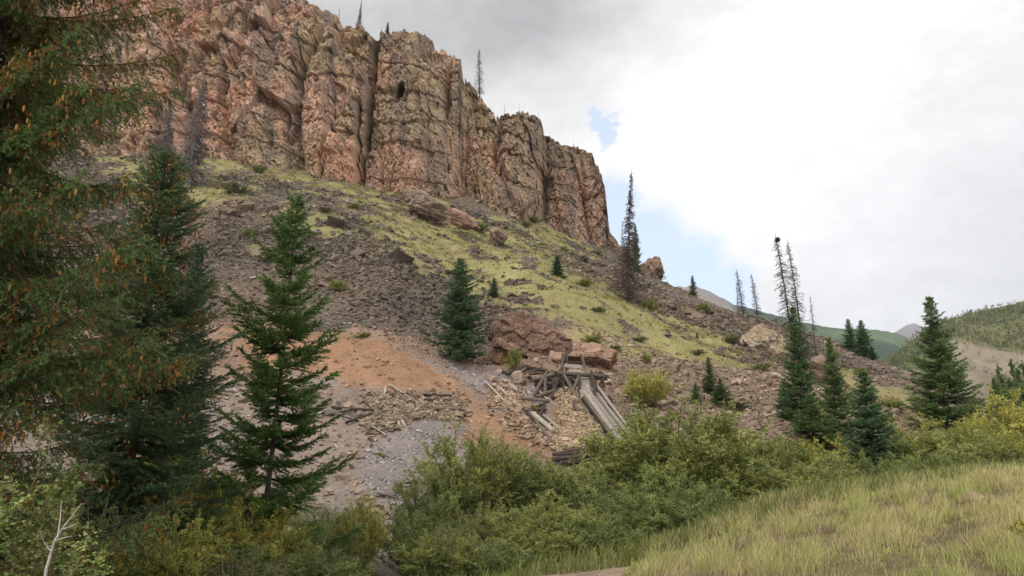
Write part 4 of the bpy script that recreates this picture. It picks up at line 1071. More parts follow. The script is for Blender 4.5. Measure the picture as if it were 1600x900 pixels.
bush(wA, 1000, 668, 26, 145, 'willow against the lower end of the plank chute', 1.9, WG)
bush(wB, 1022, 731, 22, 168, 'dark willow under the highest rounded one', 2.9, WG)
bush(wA, 1100, 686, 24, 168, 'dark willow with a few yellow leaves, right side of the highest clump', .9, WG)
bush(wB, 1085, 756, 20.6, 134, 'low willow overhanging the grass bank at its left end', 4.4, WG)
bush(wA, 1160, 676, 26.5, 156, 'willow below the bare scree, left one', 5.5, WG)
bush(wB, 1215, 682, 27, 169, 'willow below the bare scree, right one', 1.4, WG)
bush(wB, 1155, 721, 23, 156, 'low willow along the bank crest, left of centre', .1, WG)
bush(wC, 1275, 688, 26, 143, 'light green willow between the broad low spruce and the bank', 3.0, WG)
bush(wA, 1235, 721, 22, 156, 'dark willow on the bank crest under the light green one', 2.3, WG)
bush(wB, 1300, 711, 23, 143, 'willow left of the nearest spruce', 4.9, WG)
bush(wA, 1395, 678, 26, 143, 'willow right of the nearest spruce', .3, WG)
bush(wC, 1440, 661, 27.5, 169, 'yellow-green willow under the biggest spruce, left side', 2.1, WG)
bush(wB, 1410, 711, 22.5, 143, 'low willow touching the bank right of the nearest spruce', 1.1, WG)
bush(wA, 1490, 666, 26, 156, 'willow under the biggest spruce, right side', 5.9, WG)
bush(wC, 1540, 644, 28, 169, 'yellow-green willow with orange tips left of the photo edge', 4.0, WG)
bush(wB, 1470, 701, 22, 156, 'low green willow on the bank crest below the biggest spruce', 3.6, WG)
bush(wC, 1598, 616, 27, 156, 'tall yellowing willow cut by the right edge', .8, WG)
bush(wA, 1550, 681, 22.5, 169, 'low willow on the bank crest near the right edge', 2.7, WG)
bush(wC, 1625, 666, 23, 169, 'yellowish willow running out of the photo on the right', 1.8, WG)
bush(wC, 1690, 656, 25, 182, 'yellowish willow just beyond the right edge', 3.8, WG)
LG = 'shrubs at the lower left'
bush(wC, 300, 690, 17.5, 150, 'yellowing shrub between the dark spruces and the young fir', 1.0, LG)
bush(wC, 352, 740, 16.2, 130, 'yellow-olive shrub at the foot of the young fir, left side', 2.2, LG)
bush(wC, 235, 735, 15, 130, 'olive shrub under the cone-laden spruce', 3.2, LG)
bush(wC, 430, 790, 15.6, 130, 'low olive shrub right under the young fir', .2, LG)
bush(wD, 520, 790, 17.5, 110, 'loose grey-stemmed shrub right of the young fir', 1.2, LG)
bush(wC, 572, 775, 18.5, 75, 'small shrub with orange leaves beside the bare gully', 4.2, LG)
bush(wD, 160, 780, 12.5, 150, 'dull shrub in the dark bottom left corner', 2.5, LG)
bush(wC, 290, 810, 12.8, 160, 'low olive shrub at the bottom edge left of the young fir', 5.2, LG)
bush(wD, 400, 850, 13, 150, 'dim low shrub at the bottom edge under the young fir', .6, LG)
bush(wB, 520, 850, 14.5, 130, 'dark low shrub at the bottom edge left of the gully', 1.6, LG)
bush(wB, 95, 740, 16, 150, 'dark shrub filling the shade between the left spruces', 4.6, LG)
# broad-leaved sapling and its neighbour at the left edge
asp = shrub('aspen_shrub', 2.6, 1.5, 206, stems=20, twigs=20, lv=12, ll=.055, lw=.045, cA=(.16, .21, .055), cB=(.25, .27, .09), stem_c=(.20, .12, .08), gap=.2, twl=.28)
bush(asp, 45, 665, 7.6, 200, 'pale round-leaved sapling at the left edge', 0, LG, 'sapling')
bush(asp, 120, 800, 7.4, 150, 'lower pale round-leaved sapling at the bottom left', 2.0, LG, 'sapling')
bush(asp, -40, 760, 7.2, 170, 'pale round-leaved sapling cut by the left edge', 4.0, LG, 'sapling')
# bare branch
r = np.random.default_rng(9); mb = MB()
def px_tube(pts, d, rad, col=(.42, .37, .33)):
    q = np.array([P(a, b_, d + k * .03) for k, (a, b_) in enumerate(pts)]); tube(mb, q, rad, 5, col)
px_tube([(66, 935), (72, 890), (85, 845), (98, 825), (128, 786)], 7.0, (.016, .013, .010, .007, .003))
px_tube([(90, 840), (94, 812), (96, 782)], 7.03, (.008, .005, .002)); px_tube([(86, 845), (108, 838), (112, 838)], 7.03, (.007, .004, .002)); px_tube([(98, 827), (116, 820), (122, 815)], 7.04, (.006, .003, .002))
px_tube([(80, 862), (70, 850), (62, 830)], 7.03, (.006, .004, .002))
o = obj('dead_branch', mb.mesh('dead_branch'), M['deadwood']); tag(o, 'bare pale forked branch sticking up at the bottom left', 'branch')

# small bushes on the slope
tA = shrub('slope_bush', 1.2, 1.5, 211, stems=30, twigs=14, lv=16, ll=.10, lw=.035, cA=(.20, .215, .05), cB=(.28, .275, .075), dome=.7, twl=.5)
tB = shrub('slope_bush', 1.2, 1.5, 212, stems=26, twigs=14, lv=16, ll=.10, lw=.035, cA=(.13, .15, .05), cB=(.18, .19, .075), dome=.6, twl=.5)
BG = 'bushes scattered on the slope'
def sb_(proto, u, v, w, h, label, k): 
    b = hit(u, v); bush(proto, u, v - h, b[1], w, label, k * 1.7, BG, b=b)
SLOPE = [(tA, 801, 519, 40, 28, 'bright green bush above the left end of the big boulder'), (tA, 803, 578, 26, 34, 'yellow-green bush growing against the tan rock face'),
 (tA, 927, 540, 36, 18, 'bright low bush on top of the flat-topped boulder'), (tA, 1016, 488, 26, 22, 'bright bush at the foot of the tall leaning dead tree'),
 (tB, 1145, 538, 22, 16, 'dark bush left of the pale outcrop'), (tA, 1100, 492, 26, 18, 'yellow bush high on the right talus'), (tA, 914, 449, 26, 14, 'light bush at the talus edge right of the small dark spruce'),
 (tB, 753, 365, 24, 16, 'dark green bush on the end of the layered outcrop'), (tB, 685, 371, 8, 8, 'tiny green tuft below the layered outcrop'), (tA, 526, 458, 32, 20, 'light bush in the middle of the dark talus'),
 (tB, 389, 374, 26, 16, 'grey-green bush left of the pale slabs'), (tB, 418, 412, 30, 18, 'olive bush below the pale slabs'), (tB, 286, 334, 42, 28, 'pale grassy bush on the upper left grass patch'),
 (tB, 366, 304, 46, 14, 'dark flat bush on the upper left grass patch'), (tB, 405, 271, 24, 12, 'grey bush near the cliff foot at left'), (tA, 836, 350, 20, 12, 'light bush at the cliff foot, left of two'),
 (tB, 822, 356, 16, 10, 'darker bush at the cliff foot beside the light one'), (tA, 554, 327, 20, 10, 'light bush on the talus left of the layered outcrop'), (tB, 508, 334, 22, 11, 'olive bush on the talus farther left of the outcrop'),
 (tA, 882, 394, 14, 10, 'small bush on the upper talus above the small dark spruce'), (tA, 935, 400, 14, 9, 'small bush at the cliff foot, far right'), (tB, 66, 438, 30, 26, 'grey-green bush seen through the left spruces'),
 (tB, 635, 440 , 16, 7, 'low olive tuft in the left part of the grass strip'), (tB, 705, 430, 20, 8, 'low brown-green tuft near the middle of the grass strip'), (tB, 935, 488, 24, 8, 'dark low tuft in the grass strip below the light bush'),
 (tB, 1000, 536, 24, 10, 'low olive bush at the lower edge of the grass strip'), (tB, 960, 548, 26, 9, 'flat olive bush above the right end of the boulders'), (tA, 1345, 586, 24, 12, 'yellow-green bush on the right talus'),
 (tA, 1300, 562, 24, 16, 'yellow bush behind the spruce with the pale top'), (tA, 1398, 640, 30, 18, 'yellow-green bush on the grassy slope left of the biggest spruce'), (tA, 1375, 668, 46, 26, 'broad olive bush on the grassy slope'),
 (tB, 1345, 622, 26, 14, 'green bush above the grassy slope'), (tB, 1190, 580, 30, 12, 'low grey-green bush at the foot of the pale outcrop'), (tB, 1145, 640, 60, 14, 'dull brownish low bush right of the young spruces'),
 (tA, 1010, 570, 18, 18, 'thin light green bush above the round bush'), (tB, 1090, 556, 20, 10, 'olive tuft on the scree under the grass strip'), (tA, 590, 714, 22, 8, 'small vivid green plant on the grey gravel, left half') ,
 (tA, 600, 716, 16, 7, 'small vivid green plant on the grey gravel, right half'), (tA, 622, 772, 16, 22, 'yellow little plant on the lower gravel'), (tA, 570, 528, 30, 9, 'pale tuft on the dump crest'),
 (tA, 835, 645, 20, 14, 'yellowing tuft among the logs left of the chute'), (tB, 1520, 640, 34, 22, 'round bush beyond the biggest spruce'), (tA, 1590, 665, 30, 20, 'yellow bush far down on the right slope'),
 (tA, 640, 425, 14, 8, 'small light tuft on the left edge of the grass strip'), (tB, 330, 470, 26, 10, 'olive tuft on the sandy left slope'), (tA, 300, 445, 26, 12, 'pale tuft on the sandy left slope')]
for k, (p, u_, v_, w_, h_, lb) in enumerate(SLOPE): sb_(p, u_, v_, w_, h_, lb, k)
b = hit(1012, 640); bush(wC, 1012, 578, b[1], 72, 'round bush standing alone right of the chute', 2.0, BG, b=b)
# yellow flowers on the verge
fl = shrub('yellow_flowers', .5, .7, 215, stems=26, twigs=10, lv=10, ll=.03, lw=.02, cA=(.42, .34, .02), cB=(.25, .25, .04), accent=((.15, .18, .04), .5))
bush(fl, 1000, 848, 15.5, 60, 'clump of yellow flowers on the bank beside the trail end', 0, 'yellow flower clumps', 'flowers')
bush(fl, 975, 868, 14.6, 46, 'lower clump of yellow flowers nearest the trail', 1.5, 'yellow flower clumps', 'flowers')
bush(fl, 1580, 806, 9.2, 60, 'yellowish flowering weed on the bank near the right edge', 2.5, 'yellow flower clumps', 'flowers')

# ---------------------------------------------------------------- grass
def turf(name, x, y, z, h, w, cols, seed, lean=.35, wind=(.1, 0)):
    r = np.random.default_rng(seed); n = len(x)
    p = np.stack([x, y, z - .01], -1); th = r.uniform(0, 2 * np.pi, n)
    s = np.stack([np.cos(th), np.sin(th), 0 * th], -1) * (w * .5)[:, None]
    ld = np.stack([r.normal(wind[0], lean, n), r.normal(wind[1], lean, n), np.ones(n)], -1)
    m = p + ld * np.array((.35, .35, .55)) * h[:, None]; t = p + ld * np.array((1, 1, .92)) * h[:, None]
    V = np.stack([p - s, p + s, m + s * .7, m - s * .7, t], 1).reshape(-1, 3)
    k = (np.arange(n) * 5)[:, None]
    Qd = k + np.array([[0, 1, 2, 3]]); T = k + np.array([[3, 2, 4]])
    o = obj(name, mesh_from(name, V, [T, Qd], np.repeat(np.clip(cols, .01, .8), 5, axis=0)), M['grass']); return tag(o, kind='stuff')
# bank
r = np.random.default_rng(31); n = 370000
y = (r.uniform(6.5 ** 1.3, 20 ** 1.3, n)) ** (1 / 1.3); x = r.uniform(-.1, .98, n) * y; z = ground(x, y)
u, v = proj(x, y, z); tr = inpoly(u + (fbm(x, y, octv=3, seed=4) - .5) * 20, v, TRAIL)
clump = fbm(x * 2.6, y * 2.6, octv=2, seed=301); patch = fbm(x * .9, y * .9, octv=3, seed=302)
bankw = u > (945 + (y - 14) * 6)
keep = (~tr) & (u > 760) & (r.random(n) < np.clip((clump - .30) * 3.2, .05, 1)) & ((patch > .36) | (r.random(n) < .35)) & ((y < 17.2) | (u < 950))
x, y, z, clump, patch, u = [a[keep] for a in (x, y, z, clump, patch, u)]; n = len(x)
h = r.uniform(.04, .16, n) * np.where(u < 1000, .65, 1.0) * (0.6 + 2.0 * np.clip((clump - .38) * 3, 0, 1) ** 1.3) 
h *= .88; tall = (r.random(n) < .03) & (u > 1010); h = np.where(tall, r.uniform(.22, .42, n), h)
mixg = np.clip((fbm(x * .7, y * .7, octv=3, seed=303) - .38) * 4, 0, 1)[:, None]
cols = (np.array((.48, .43, .19)) * (1 - mixg) + np.array((.38, .40, .135)) * mixg) * r.uniform(.7, 1.35, n)[:, None]
deadc = (r.random(n) < .12 + .55 * (patch < .42))
cols = np.where(deadc[:, None], np.array((.33, .25, .17)) * r.uniform(.5, 1.3, n)[:, None], cols)
cols = np.where(tall[:, None], np.array((.50, .42, .24)) * r.uniform(.7, 1.2, n)[:, None], cols)
gl = (u < 965)[:, None]; cols = np.where(gl, np.array((.22, .25, .075)) * r.uniform(.6, 1.4, n)[:, None], cols)
turf('bank_grass', x, y, z, h, r.uniform(.004, .009, n) * (y / 11), cols, 32)
# grass and weeds under the willows
n = 60000; y = r.uniform(14, 34, n); x = r.uniform(-.75, .8, n) * y; z = ground(x, y)
u, v, g, o_, gr, tr, near, dump = zones(x, y, z)
keep = (near > .5) & ~((u > 590) & (u < 640)); x, y, z = x[keep], y[keep], z[keep]; n = len(x)
turf('creek_grass', x, y, z, r.uniform(.15, .5, n), np.full(n, .02), np.array((.17, .195, .06)) * r.uniform(.5, 1.5, n)[:, None], 33)
# slope grass
x, y, z, r = sample(420000, 36, 140, -.75, .75, 41, .6)
u, v, g, o_, gr, tr, near, dump = zones(x, y, z)
tuft = fbm(x * 1.3, y * 1.3, octv=3, seed=311)
keep = ((g > .3) & (r.random(len(x)) < .25 + 1.0 * np.clip((tuft - .4) * 4, 0, 1))) & ~((u < 950) & (y > np.interp(u, BU, BD) + 2))
keep |= (r.random(len(x)) < .02) & (tuft > .58) & (o_ < .5)
x, y, z, tuft = x[keep], y[keep], z[keep], tuft[keep]; n = len(x)
cg = np.array((.385, .39, .135)) * r.uniform(.65, 1.3, n)[:, None]
yl = np.clip((fbm(x * .3, y * .3, octv=3, seed=312) - .45) * 5, 0, 1)
cg = mixc(cg, np.array((.38, .31, .15)) * r.uniform(.7, 1.2, n)[:, None], yl * .7)
cg = np.where((r.random(n) < .12)[:, None], np.array((.15, .17, .05)), cg)
turf('slope_grass', x, y, z, r.uniform(.08, .25, n) * (.6 + 1.4 * np.clip((tuft - .42) * 4, 0, 1)), r.uniform(.02, .05, n) * (y / 60), cg, 42, lean=.3)
# low dark tussocks through the slope grass
x, y, z, r = sample(9000, 40, 130, -.6, .7, 43, 1.0)
u, v, g, *_ = zones(x, y, z); tuft = fbm(x * .25, y * .25, octv=3, seed=313)
keep = (g > .3) & (tuft > .52); x, y, z = x[keep], y[keep], z[keep]
m = 26; X_ = np.repeat(x, m) + r.normal(0, .22, len(x) * m); Y_ = np.repeat(y, m) + r.normal(0, .22, len(x) * m); Z_ = ground(X_, Y_)
tn = np.repeat(np.where(r.random(len(x))[:, None] < .5, np.array((.12, .135, .045)), np.array((.22, .16, .10))), m, axis=0) * r.uniform(.7, 1.3, len(X_))[:, None]
turf('tussocks', X_, Y_, Z_, r.uniform(.15, .4, len(X_)), np.full(len(X_), .035), tn, 44)

# ---------------------------------------------------------------- far woods
r = np.random.default_rng(51); Vh = hr.reshape(-1, 3); pu, pv = proj(*Vh.T)
idx = r.integers(0, len(Vh), 60000); q = Vh[idx] + r.normal(0, 1.5, (60000, 3)) * (1, 1, 0); pu, pv = proj(*q.T)
dens = fbm(q[:, 0] * .015, q[:, 1] * .015, octv=4, seed=321)
bare = inpoly(pu, pv, [(1478, 532), (1560, 545), (1700, 560), (1700, 620), (1600, 600), (1550, 590), (1545, 640), (1530, 660), (1500, 650), (1488, 600)])
keep = (pu > 1340) & (pu < 1750) & (r.random(len(q)) < np.clip((dens - .36) * 3.5, .02, 1)) & (~bare | (r.random(len(q)) < .03)); q = q[keep]; n = len(q)
print('hill trees', n)
m = 9; hgt = r.uniform(1.0, 2.6, n); cen = np.repeat(q, m, axis=0); hh = np.repeat(hgt, m); t = r.random(n * m)
cen = cen + np.stack([r.normal(0, .22, n * m) * hh * (1 - t * .7), r.normal(0, .22, n * m) * hh * (1 - t * .7), t * hh], -1)
a, b2 = r.normal(0, .2, (n * m, 3)) * hh[:, None] * .7, r.normal(0, .2, (n * m, 3)) * hh[:, None] * .7
kind = r.random(n); tc_ = np.where((kind < .45)[:, None], np.array((.09, .115, .05)), np.where((kind < .9)[:, None], np.array((.14, .17, .06)), np.array((.24, .22, .16)))) * r.uniform(.7, 1.3, (n, 1))
V = np.stack([cen + a, cen + b2, cen - a * .6 - b2 * .6 + np.array((0, 0, .3)) * hh[:, None]], 1).reshape(-1, 3)
o = obj('hill_woods', mesh_from('hill_woods', V, np.arange(len(V)).reshape(-1, 3), np.repeat(np.repeat(tc_, m, axis=0), 3, axis=0)), M['leaves']); tag(o, kind='stuff')
# aspens down the right slope
ap = shrub('aspen_tree', 7.0, 2.4, 221, stems=9, twigs=34, lv=16, ll=.28, lw=.22, cA=(.085, .13, .035), cB=(.13, .17, .055), stem_c=(.45, .42, .36), upright=1.0, lowcut=.45, twl=.35, gap=.1)
AL = ['aspen with pale trunk, ' + q for q in ('second from the left in the nearer grove row', 'third from the left in the nearer grove row', 'fourth from the left in the nearer grove row', 'tallest in the nearer grove row', 'last but one on the right in the nearer grove row',
      'low in front of the grove middle', 'low in front of the grove right half', 'leftmost in the nearer grove row', 'rightmost in the nearer grove row', 'leftmost in the far grove row', 'middle of the far grove row', 'rightmost in the far grove row')]
for k, (u_, vt, d_) in enumerate([(1556, 600, 95), (1568, 588, 98), (1580, 596, 92), (1592, 580, 97), (1604, 590, 90), (1575, 618, 85), (1598, 614, 84), (1546, 622, 88), (1612, 600, 88), (1560, 575, 120), (1585, 566, 122), (1606, 570, 118)]):
    o = bush(ap, u_, vt, d_, 22, AL[k], k * 1.3, 'aspens in the grove on the right slope', 'aspen')
# ---------------------------------------------------------------- weathered timber
DARK, MID, PALE = (.055, .042, .034), (.13, .105, .085), (.33, .285, .235)
def bar_mesh(name, L, w, h, col, seed, round_=False, taper=.9):
    """a log or a board lying along X, its ends a little broken"""
    r = np.random.default_rng(seed); mb = MB(); n = 9
    xs = np.linspace(-L / 2, L / 2, n); cy_ = np.cumsum(r.normal(0, L * .002, n)); cz_ = np.cumsum(r.normal(0, L * .002, n))
    k = 8 if round_ else 4
    th = np.linspace(0, 2 * np.pi, k, endpoint=False) + (0 if round_ else np.pi / 4)
    sc = 1.0 if round_ else 1.414
    V = []
    for i_, x_ in enumerate(xs):
        f = 1 - (1 - taper) * i_ / (n - 1); jit = r.uniform(.9, 1.1, k)
        jx = r.normal(0, w * .5, k) if i_ in (0, n - 1) else 0
        V.append(np.stack([x_ + jx * np.ones(k), cy_[i_] + np.cos(th) * w * .5 * sc * f * jit, cz_[i_] + np.sin(th) * h * .5 * sc * f * jit], -1))
    V = np.concatenate(V); i = np.arange(n - 1)[:, None] * k; j = np.arange(k)[None]
    Q = np.stack([i + j, i + (j + 1) % k, i + k + (j + 1) % k, i + k + j], -1).reshape(-1, 4)
    V = np.concatenate([V, [[-L / 2, cy_[0], cz_[0]], [L / 2, cy_[-1], cz_[-1]]]]); e = n * k
    T = [(e, (q + 1) % k, q) for q in range(k)] + [(e + 1, e - k + q, e - k + (q + 1) % k) for q in range(k)]
    mb.add(V, T, Q, np.array(col) * r.uniform(.85, 1.15)); return mb.mesh(name, smooth=round_)
def bar(name, a, b, w, h, col, seed, parent=None, round_=False, roll=0.0, taper=.9):
    a, b = Vector(a), Vector(b); L = (b - a).length
    o = obj(name, bar_mesh(name, L, w, h, col, seed, round_, taper), M['wood'], parent)
    o.location = (a + b) / 2
    q = (b - a).to_track_quat('X', 'Z'); 
    from mathutils import Quaternion
    o.rotation_mode = 'QUATERNION'; o.rotation_quaternion = q @ Quaternion((1, 0, 0), roll); return o
def lying(name, u1, v1, u2, v2, wpx, col, seed, label, cat, group, round_=False, lift=.5, flat=.35, extra=0.0):
    p = hit(u1, v1 + wpx * .4, 20, 60); q = hit(u2, v2 + wpx * .4, 20, 60)
    # neighbouring hits may jump over a hump: keep the farther end near the nearer one
    if abs(p[1] - q[1]) > 5: q = at_depth(u2, p[1] + math.copysign(3, q[1] - p[1]))
    m = p[1] / FPX; w = wpx * m; hh = w if round_ else w * flat
    p = p + np.array((0, 0, hh * lift + extra)); q = q + np.array((0, 0, hh * lift + extra))
    o = bar(name, p, q, w, hh, col, seed, None, round_, 0.0 if round_ else np.random.default_rng(seed).normal(0, .3))
    return tag(o, label, cat, group)
G1 = 'boards and logs scattered on the dump'
LOGS = [
 ('log', 577, 617, 637, 619, 4, DARK, 1, 'long dark log lying level at the left stone heap on the dump', 1), ('board', 608, 602, 636, 619, 5, PALE, 0, 'pale board crossing the long dark log', 0),
 ('board', 601, 606, 602, 617, 4, PALE, 0, 'short pale stub standing against the long dark log', 0), ('board', 621, 621, 631, 633, 4, PALE, 0, 'short pale board just below the long dark log', 0),
 ('log', 663, 621, 704, 622, 5, DARK, 1, 'top timber of the stacked dark timbers on the orange dirt', 0), ('log', 665, 628, 708, 630, 5, DARK, 1, 'second timber of the stacked dark timbers on the orange dirt', 0),
 ('log', 679, 642, 720, 643, 6, MID, 1, 'lowest timber of the stacked dark timbers, lying apart', 0), ('board', 658, 619, 668, 631, 3, PALE, 0, 'pale splinter at the left end of the stacked timbers', 0),
 ('board', 601, 640, 618, 648, 3, PALE, 0, 'upper pale board of the bent pair right of the tangle', 0), ('board', 618, 648, 625, 668, 4, PALE, 0, 'left pale board running downhill from the bent pair', 0), ('board', 624, 650, 632, 666, 4, PALE, 0, 'right pale board running downhill from the bent pair', 0),
 ('board', 582, 648, 575, 672, 6, MID, 0, 'wide grey board set downhill in the tangle', 0), ('board', 582, 669, 605, 683, 4, PALE, 0, 'pale board at the lower end of the tangle', 0), ('log', 596, 673, 622, 673, 4, MID, 1, 'short grey log at the foot of the tangle', 0),
 ('board', 587, 694, 597, 704, 3, PALE, 0, 'single small pale board alone on the grey gravel', 0), ('log', 498, 646, 561, 657, 6, MID, 1, 'grey log at the left of the tangle', 0), ('log', 520, 640, 582, 645, 5, DARK, 1, 'dark log along the top of the tangle', 0),
 ('log', 506, 652, 552, 641, 5, MID, 1, 'grey log slanting up across the tangle', 0), ('board', 540, 652, 568, 661, 4, PALE, 0, 'pale board in the middle of the tangle', 0), ('board', 528, 637, 566, 657, 3, MID, 0, 'thin grey pole lying across the tangle', 0),
 ('log', 540, 664, 580, 650, 5, DARK, 1, 'short dark log leaning up in the tangle', 0), ('board', 560, 640, 584, 641, 4, MID, 0, 'short grey board at the upper right of the tangle', 0), ('board', 572, 634, 582, 648, 4, DARK, 0, 'small dark board at the upper right of the tangle', 0),
 ('board', 462, 618, 500, 613, 6, PALE, 0, 'widest white board by the right branches of the young fir', 0), ('board', 466, 628, 497, 621, 5, PALE, 0, 'white board just below the widest one', 0), ('board', 484, 656, 510, 640, 4, PALE, 0, 'white board below the fir-side boards, pointing up right', 0),
 ('board', 478, 612, 506, 622, 3, PALE, 0, 'thin white stick across the widest white board', 0),
 ('log', 305, 618, 334, 600, 3, PALE, 1, 'thin white pole left of the young fir, pointing up right', 0), ('log', 338, 611, 363, 595, 4, PALE, 1, 'white pole between the dark spruce and the young fir', 0), ('log', 365, 612, 381, 627, 4, PALE, 1, 'white pole just left of the young fir, pointing down right', 0),
 ('log', 300, 604, 350, 603, 4, MID, 1, 'grey pole lying level behind the dark spruce', 0), ('board', 502, 543, 511, 528, 5, PALE, 0, 'single pale board near the dump crest right of the young fir', 0), ('board', 568, 573, 581, 573, 4, PALE, 0, 'small pale board alone at the edge of the orange dirt', 0),
 ('log', 589, 775, 622, 783, 3, MID, 1, 'thin grey pole on the lower gravel', 0), ('board', 586, 779, 608, 778, 3, DARK, 0, 'short dark board on the lower gravel', 0), ('board', 560, 655, 580, 664, 3, PALE, 0, 'narrow pale board under the wide grey board', 0),
]
for k, (nm, u1, v1, u2, v2, w_, c_, rd, lb, ex) in enumerate(LOGS): lying('fallen_log' if nm == 'log' else 'fallen_board', u1, v1, u2, v2, w_, c_, 400 + k, lb, nm, G1, bool(rd), extra=.08)
G2 = 'logs and boards beside the chute'
LOGS2 = [
 ('log', 757, 598, 788, 629, 3, PALE, 1, 'thin pale pole running down the grey gravel, upper one'), ('log', 788, 629, 804, 634, 3, PALE, 1, 'thin pale pole continuing the upper one to the right'), ('board', 781, 608, 793, 620, 4, PALE, 0, 'short pale board beside the thin poles'),
 ('board', 787, 595, 808, 611, 6, PALE, 0, 'wide pale board left of the rounded pale boulder'), ('board', 804, 610, 818, 625, 3, MID, 0, 'thin grey board below the rounded pale boulder'), ('log', 790, 589, 823, 576, 6, DARK, 1, 'dark log above the rounded pale boulder, leftmost'),
 ('log', 800, 592, 822, 580, 5, MID, 1, 'grey log just under the leftmost dark log'), ('log', 822, 577, 856, 584, 6, DARK, 1, 'dark log right of the leftmost dark log'), ('log', 838, 624, 871, 613, 6, MID, 1, 'grey log slanting up under the deck'), ('log', 817, 626, 858, 631, 5, MID, 1, 'long grey log lying level left of the ore rubble'),
 ('log', 842, 657, 851, 635, 5, DARK, 1, 'dark stub standing in the middle of the lying logs'), ('log', 824, 646, 853, 645, 4, DARK, 1, 'dark short log lying level above the thick pale one'), ('log', 818, 643, 834, 662, 4, DARK, 1, 'dark log left of the thick pale one'),
 ('log', 832, 650, 864, 678, 8, PALE, 1, 'thick pale log, biggest of the group left of the ore rubble'), ('board', 849, 650, 877, 673, 5, PALE, 0, 'pale board right of the thick pale log'), ('log', 836, 660, 867, 697, 5, MID, 1, 'thin grey log below the thick pale one'),
 ('log', 861, 676, 876, 688, 4, MID, 1, 'short log at the lower end of the thick pale one'), ('board', 841, 612, 857, 626, 5, PALE, 0, 'pale splintered board under the left end of the deck'), ('log', 838, 640, 856, 630, 4, DARK, 1, 'short dark log between the lying logs'),
 ('log', 785, 583, 812, 592, 4, DARK, 1, 'short dark log pointing at the rounded pale boulder'), ('log', 826, 592, 842, 600, 5, DARK, 1, 'dark stub between the rounded pale boulder and the deck'), ('board', 935, 692, 958, 700, 5, PALE, 0, 'pale broken board below the crib'),
 ('log', 943, 668, 975, 660, 4, MID, 1, 'grey pole under the lower end of the chute, right side'), ('board', 950, 672, 958, 684, 5, PALE, 0, 'curved pale board in the shade under the chute'), ('log', 988, 640, 979, 672, 5, MID, 1, 'leaning post stub right of the chute foot'),
 ('log', 978, 655, 992, 668, 5, DARK, 1, 'dark stub end lying at the right foot of the chute'),
]
for k, (nm, u1, v1, u2, v2, w_, c_, rd, lb) in enumerate(LOGS2): lying('fallen_log' if nm == 'log' else 'fallen_board', u1, v1, u2, v2, w_, c_, 500 + k, lb, nm, G2, bool(rd), extra=.10)
# stumps of posts standing on the slope
# the ruined loading chute: one thing
D0 = 41.5
root = empty('ore_chute', tuple(at_depth(905, D0)), 0, 'ruined grey timber ore chute with dark posts and a long plank slide', 'ore chute')
inv = Vector(root.location)
def proud(a, k=.30):
    return (a[0], a[1], min(a[2], float(hit(a[0], a[1], 20, 60)[1]) - k))
def cb(name, a, b, wpx, col, seed, rnd=True, flat=.4, roll=0.0):
    """a, b: (column, row, distance) of both ends"""
    a, b = proud(a), proud(b)
    p = Vector(P(*a)) - inv; q = Vector(P(*b)) - inv; w = wpx * a[2] / FPX
    return bar(name, p, q, w, w if rnd else w * flat, col, seed, root, rnd, roll)
# deck beams
cb('beam', (832, 594, 40.8), (874, 582, 40.8), 7, (.17, .14, .10), 1); cb('beam', (870, 583, 40.7), (952, 588, 40.7), 7.5, (.13, .11, .08), 2)
cb('beam', (873, 588, 41.8), (948, 592, 41.8), 6, DARK, 3); cb('beam', (846, 600, 41.2), (905, 604, 41.2), 4, DARK, 4); cb('beam', (862, 613, 40.4), (905, 616, 40.4), 4, DARK, 5)
cb('beam', (842, 597, 42.2), (890, 593, 42.2), 5, DARK, 6); cb('beam', (850, 590, 43.2), (940, 583, 43.2), 5, DARK, 44)
# posts and braces
for k, (a, b, w, c) in enumerate([((834, 619, 39.8), (853, 583, 40.2), 6, MID), ((852, 619, 40.0), (852, 585, 40.2), 5.5, MID), ((864, 622, 40.8), (864, 590, 41), 4, DARK), ((881, 586, 40.4), (900, 618, 39.4), 5, MID), ((893, 616, 39.3), (905, 586, 40.3), 5, MID),
    ((905, 586, 40.3), (906, 616, 39.8), 4.5, DARK), ((880, 588, 41.3), (882, 618, 41.0), 5, DARK), ((924, 584, 40.3), (929, 612, 39.4), 6, DARK), ((929, 608, 39.3), (928, 656, 36.6), 5.5, DARK), ((924, 586, 40.5), (939, 622, 39.2), 6, DARK), ((946, 587, 40.4), (933, 607, 40.2), 4.5, DARK),
    ((951, 618, 39.6), (955, 646, 38.8), 4, DARK), ((953, 620, 39.7), (960, 650, 38.7), 4.5, DARK), ((872, 590, 40.6), (862, 622, 40.4), 5, DARK), ((889, 588, 41.6), (893, 612, 41.4), 5, DARK), ((912, 590, 42.2), (915, 616, 42.0), 5, DARK), ((940, 590, 41.6), (944, 606, 41.6), 4, DARK)]):
    cb('post' if abs(a[0] - b[0]) < 4 else 'brace', a, b, w, c, 20 + k)
rt = np.random.default_rng(77)
for k in range(40):                                 # fallen-in timber, coloured darker to paint in the dark void under the deck
    a0, b0 = rt.uniform(836, 905), rt.uniform(590, 616); an = rt.uniform(-.9, .9); ln = rt.uniform(10, 26)
    cb('brace', (a0, b0, rt.uniform(40.6, 42)), (a0 + math.cos(an) * ln, b0 + math.sin(an) * ln * .6, rt.uniform(40.4, 41.8)), rt.uniform(2.5, 4.5), (.05, .038, .032) if k % 3 else MID, 200 + k)
for k in range(8):
    a0 = 800 + k * 9; cb('brace', (a0, rt.uniform(578, 596), 42.5), (a0 + rt.uniform(12, 28), rt.uniform(578, 600), 41.8), rt.uniform(2.5, 4.5), DARK if k % 2 else MID, 240 + k)
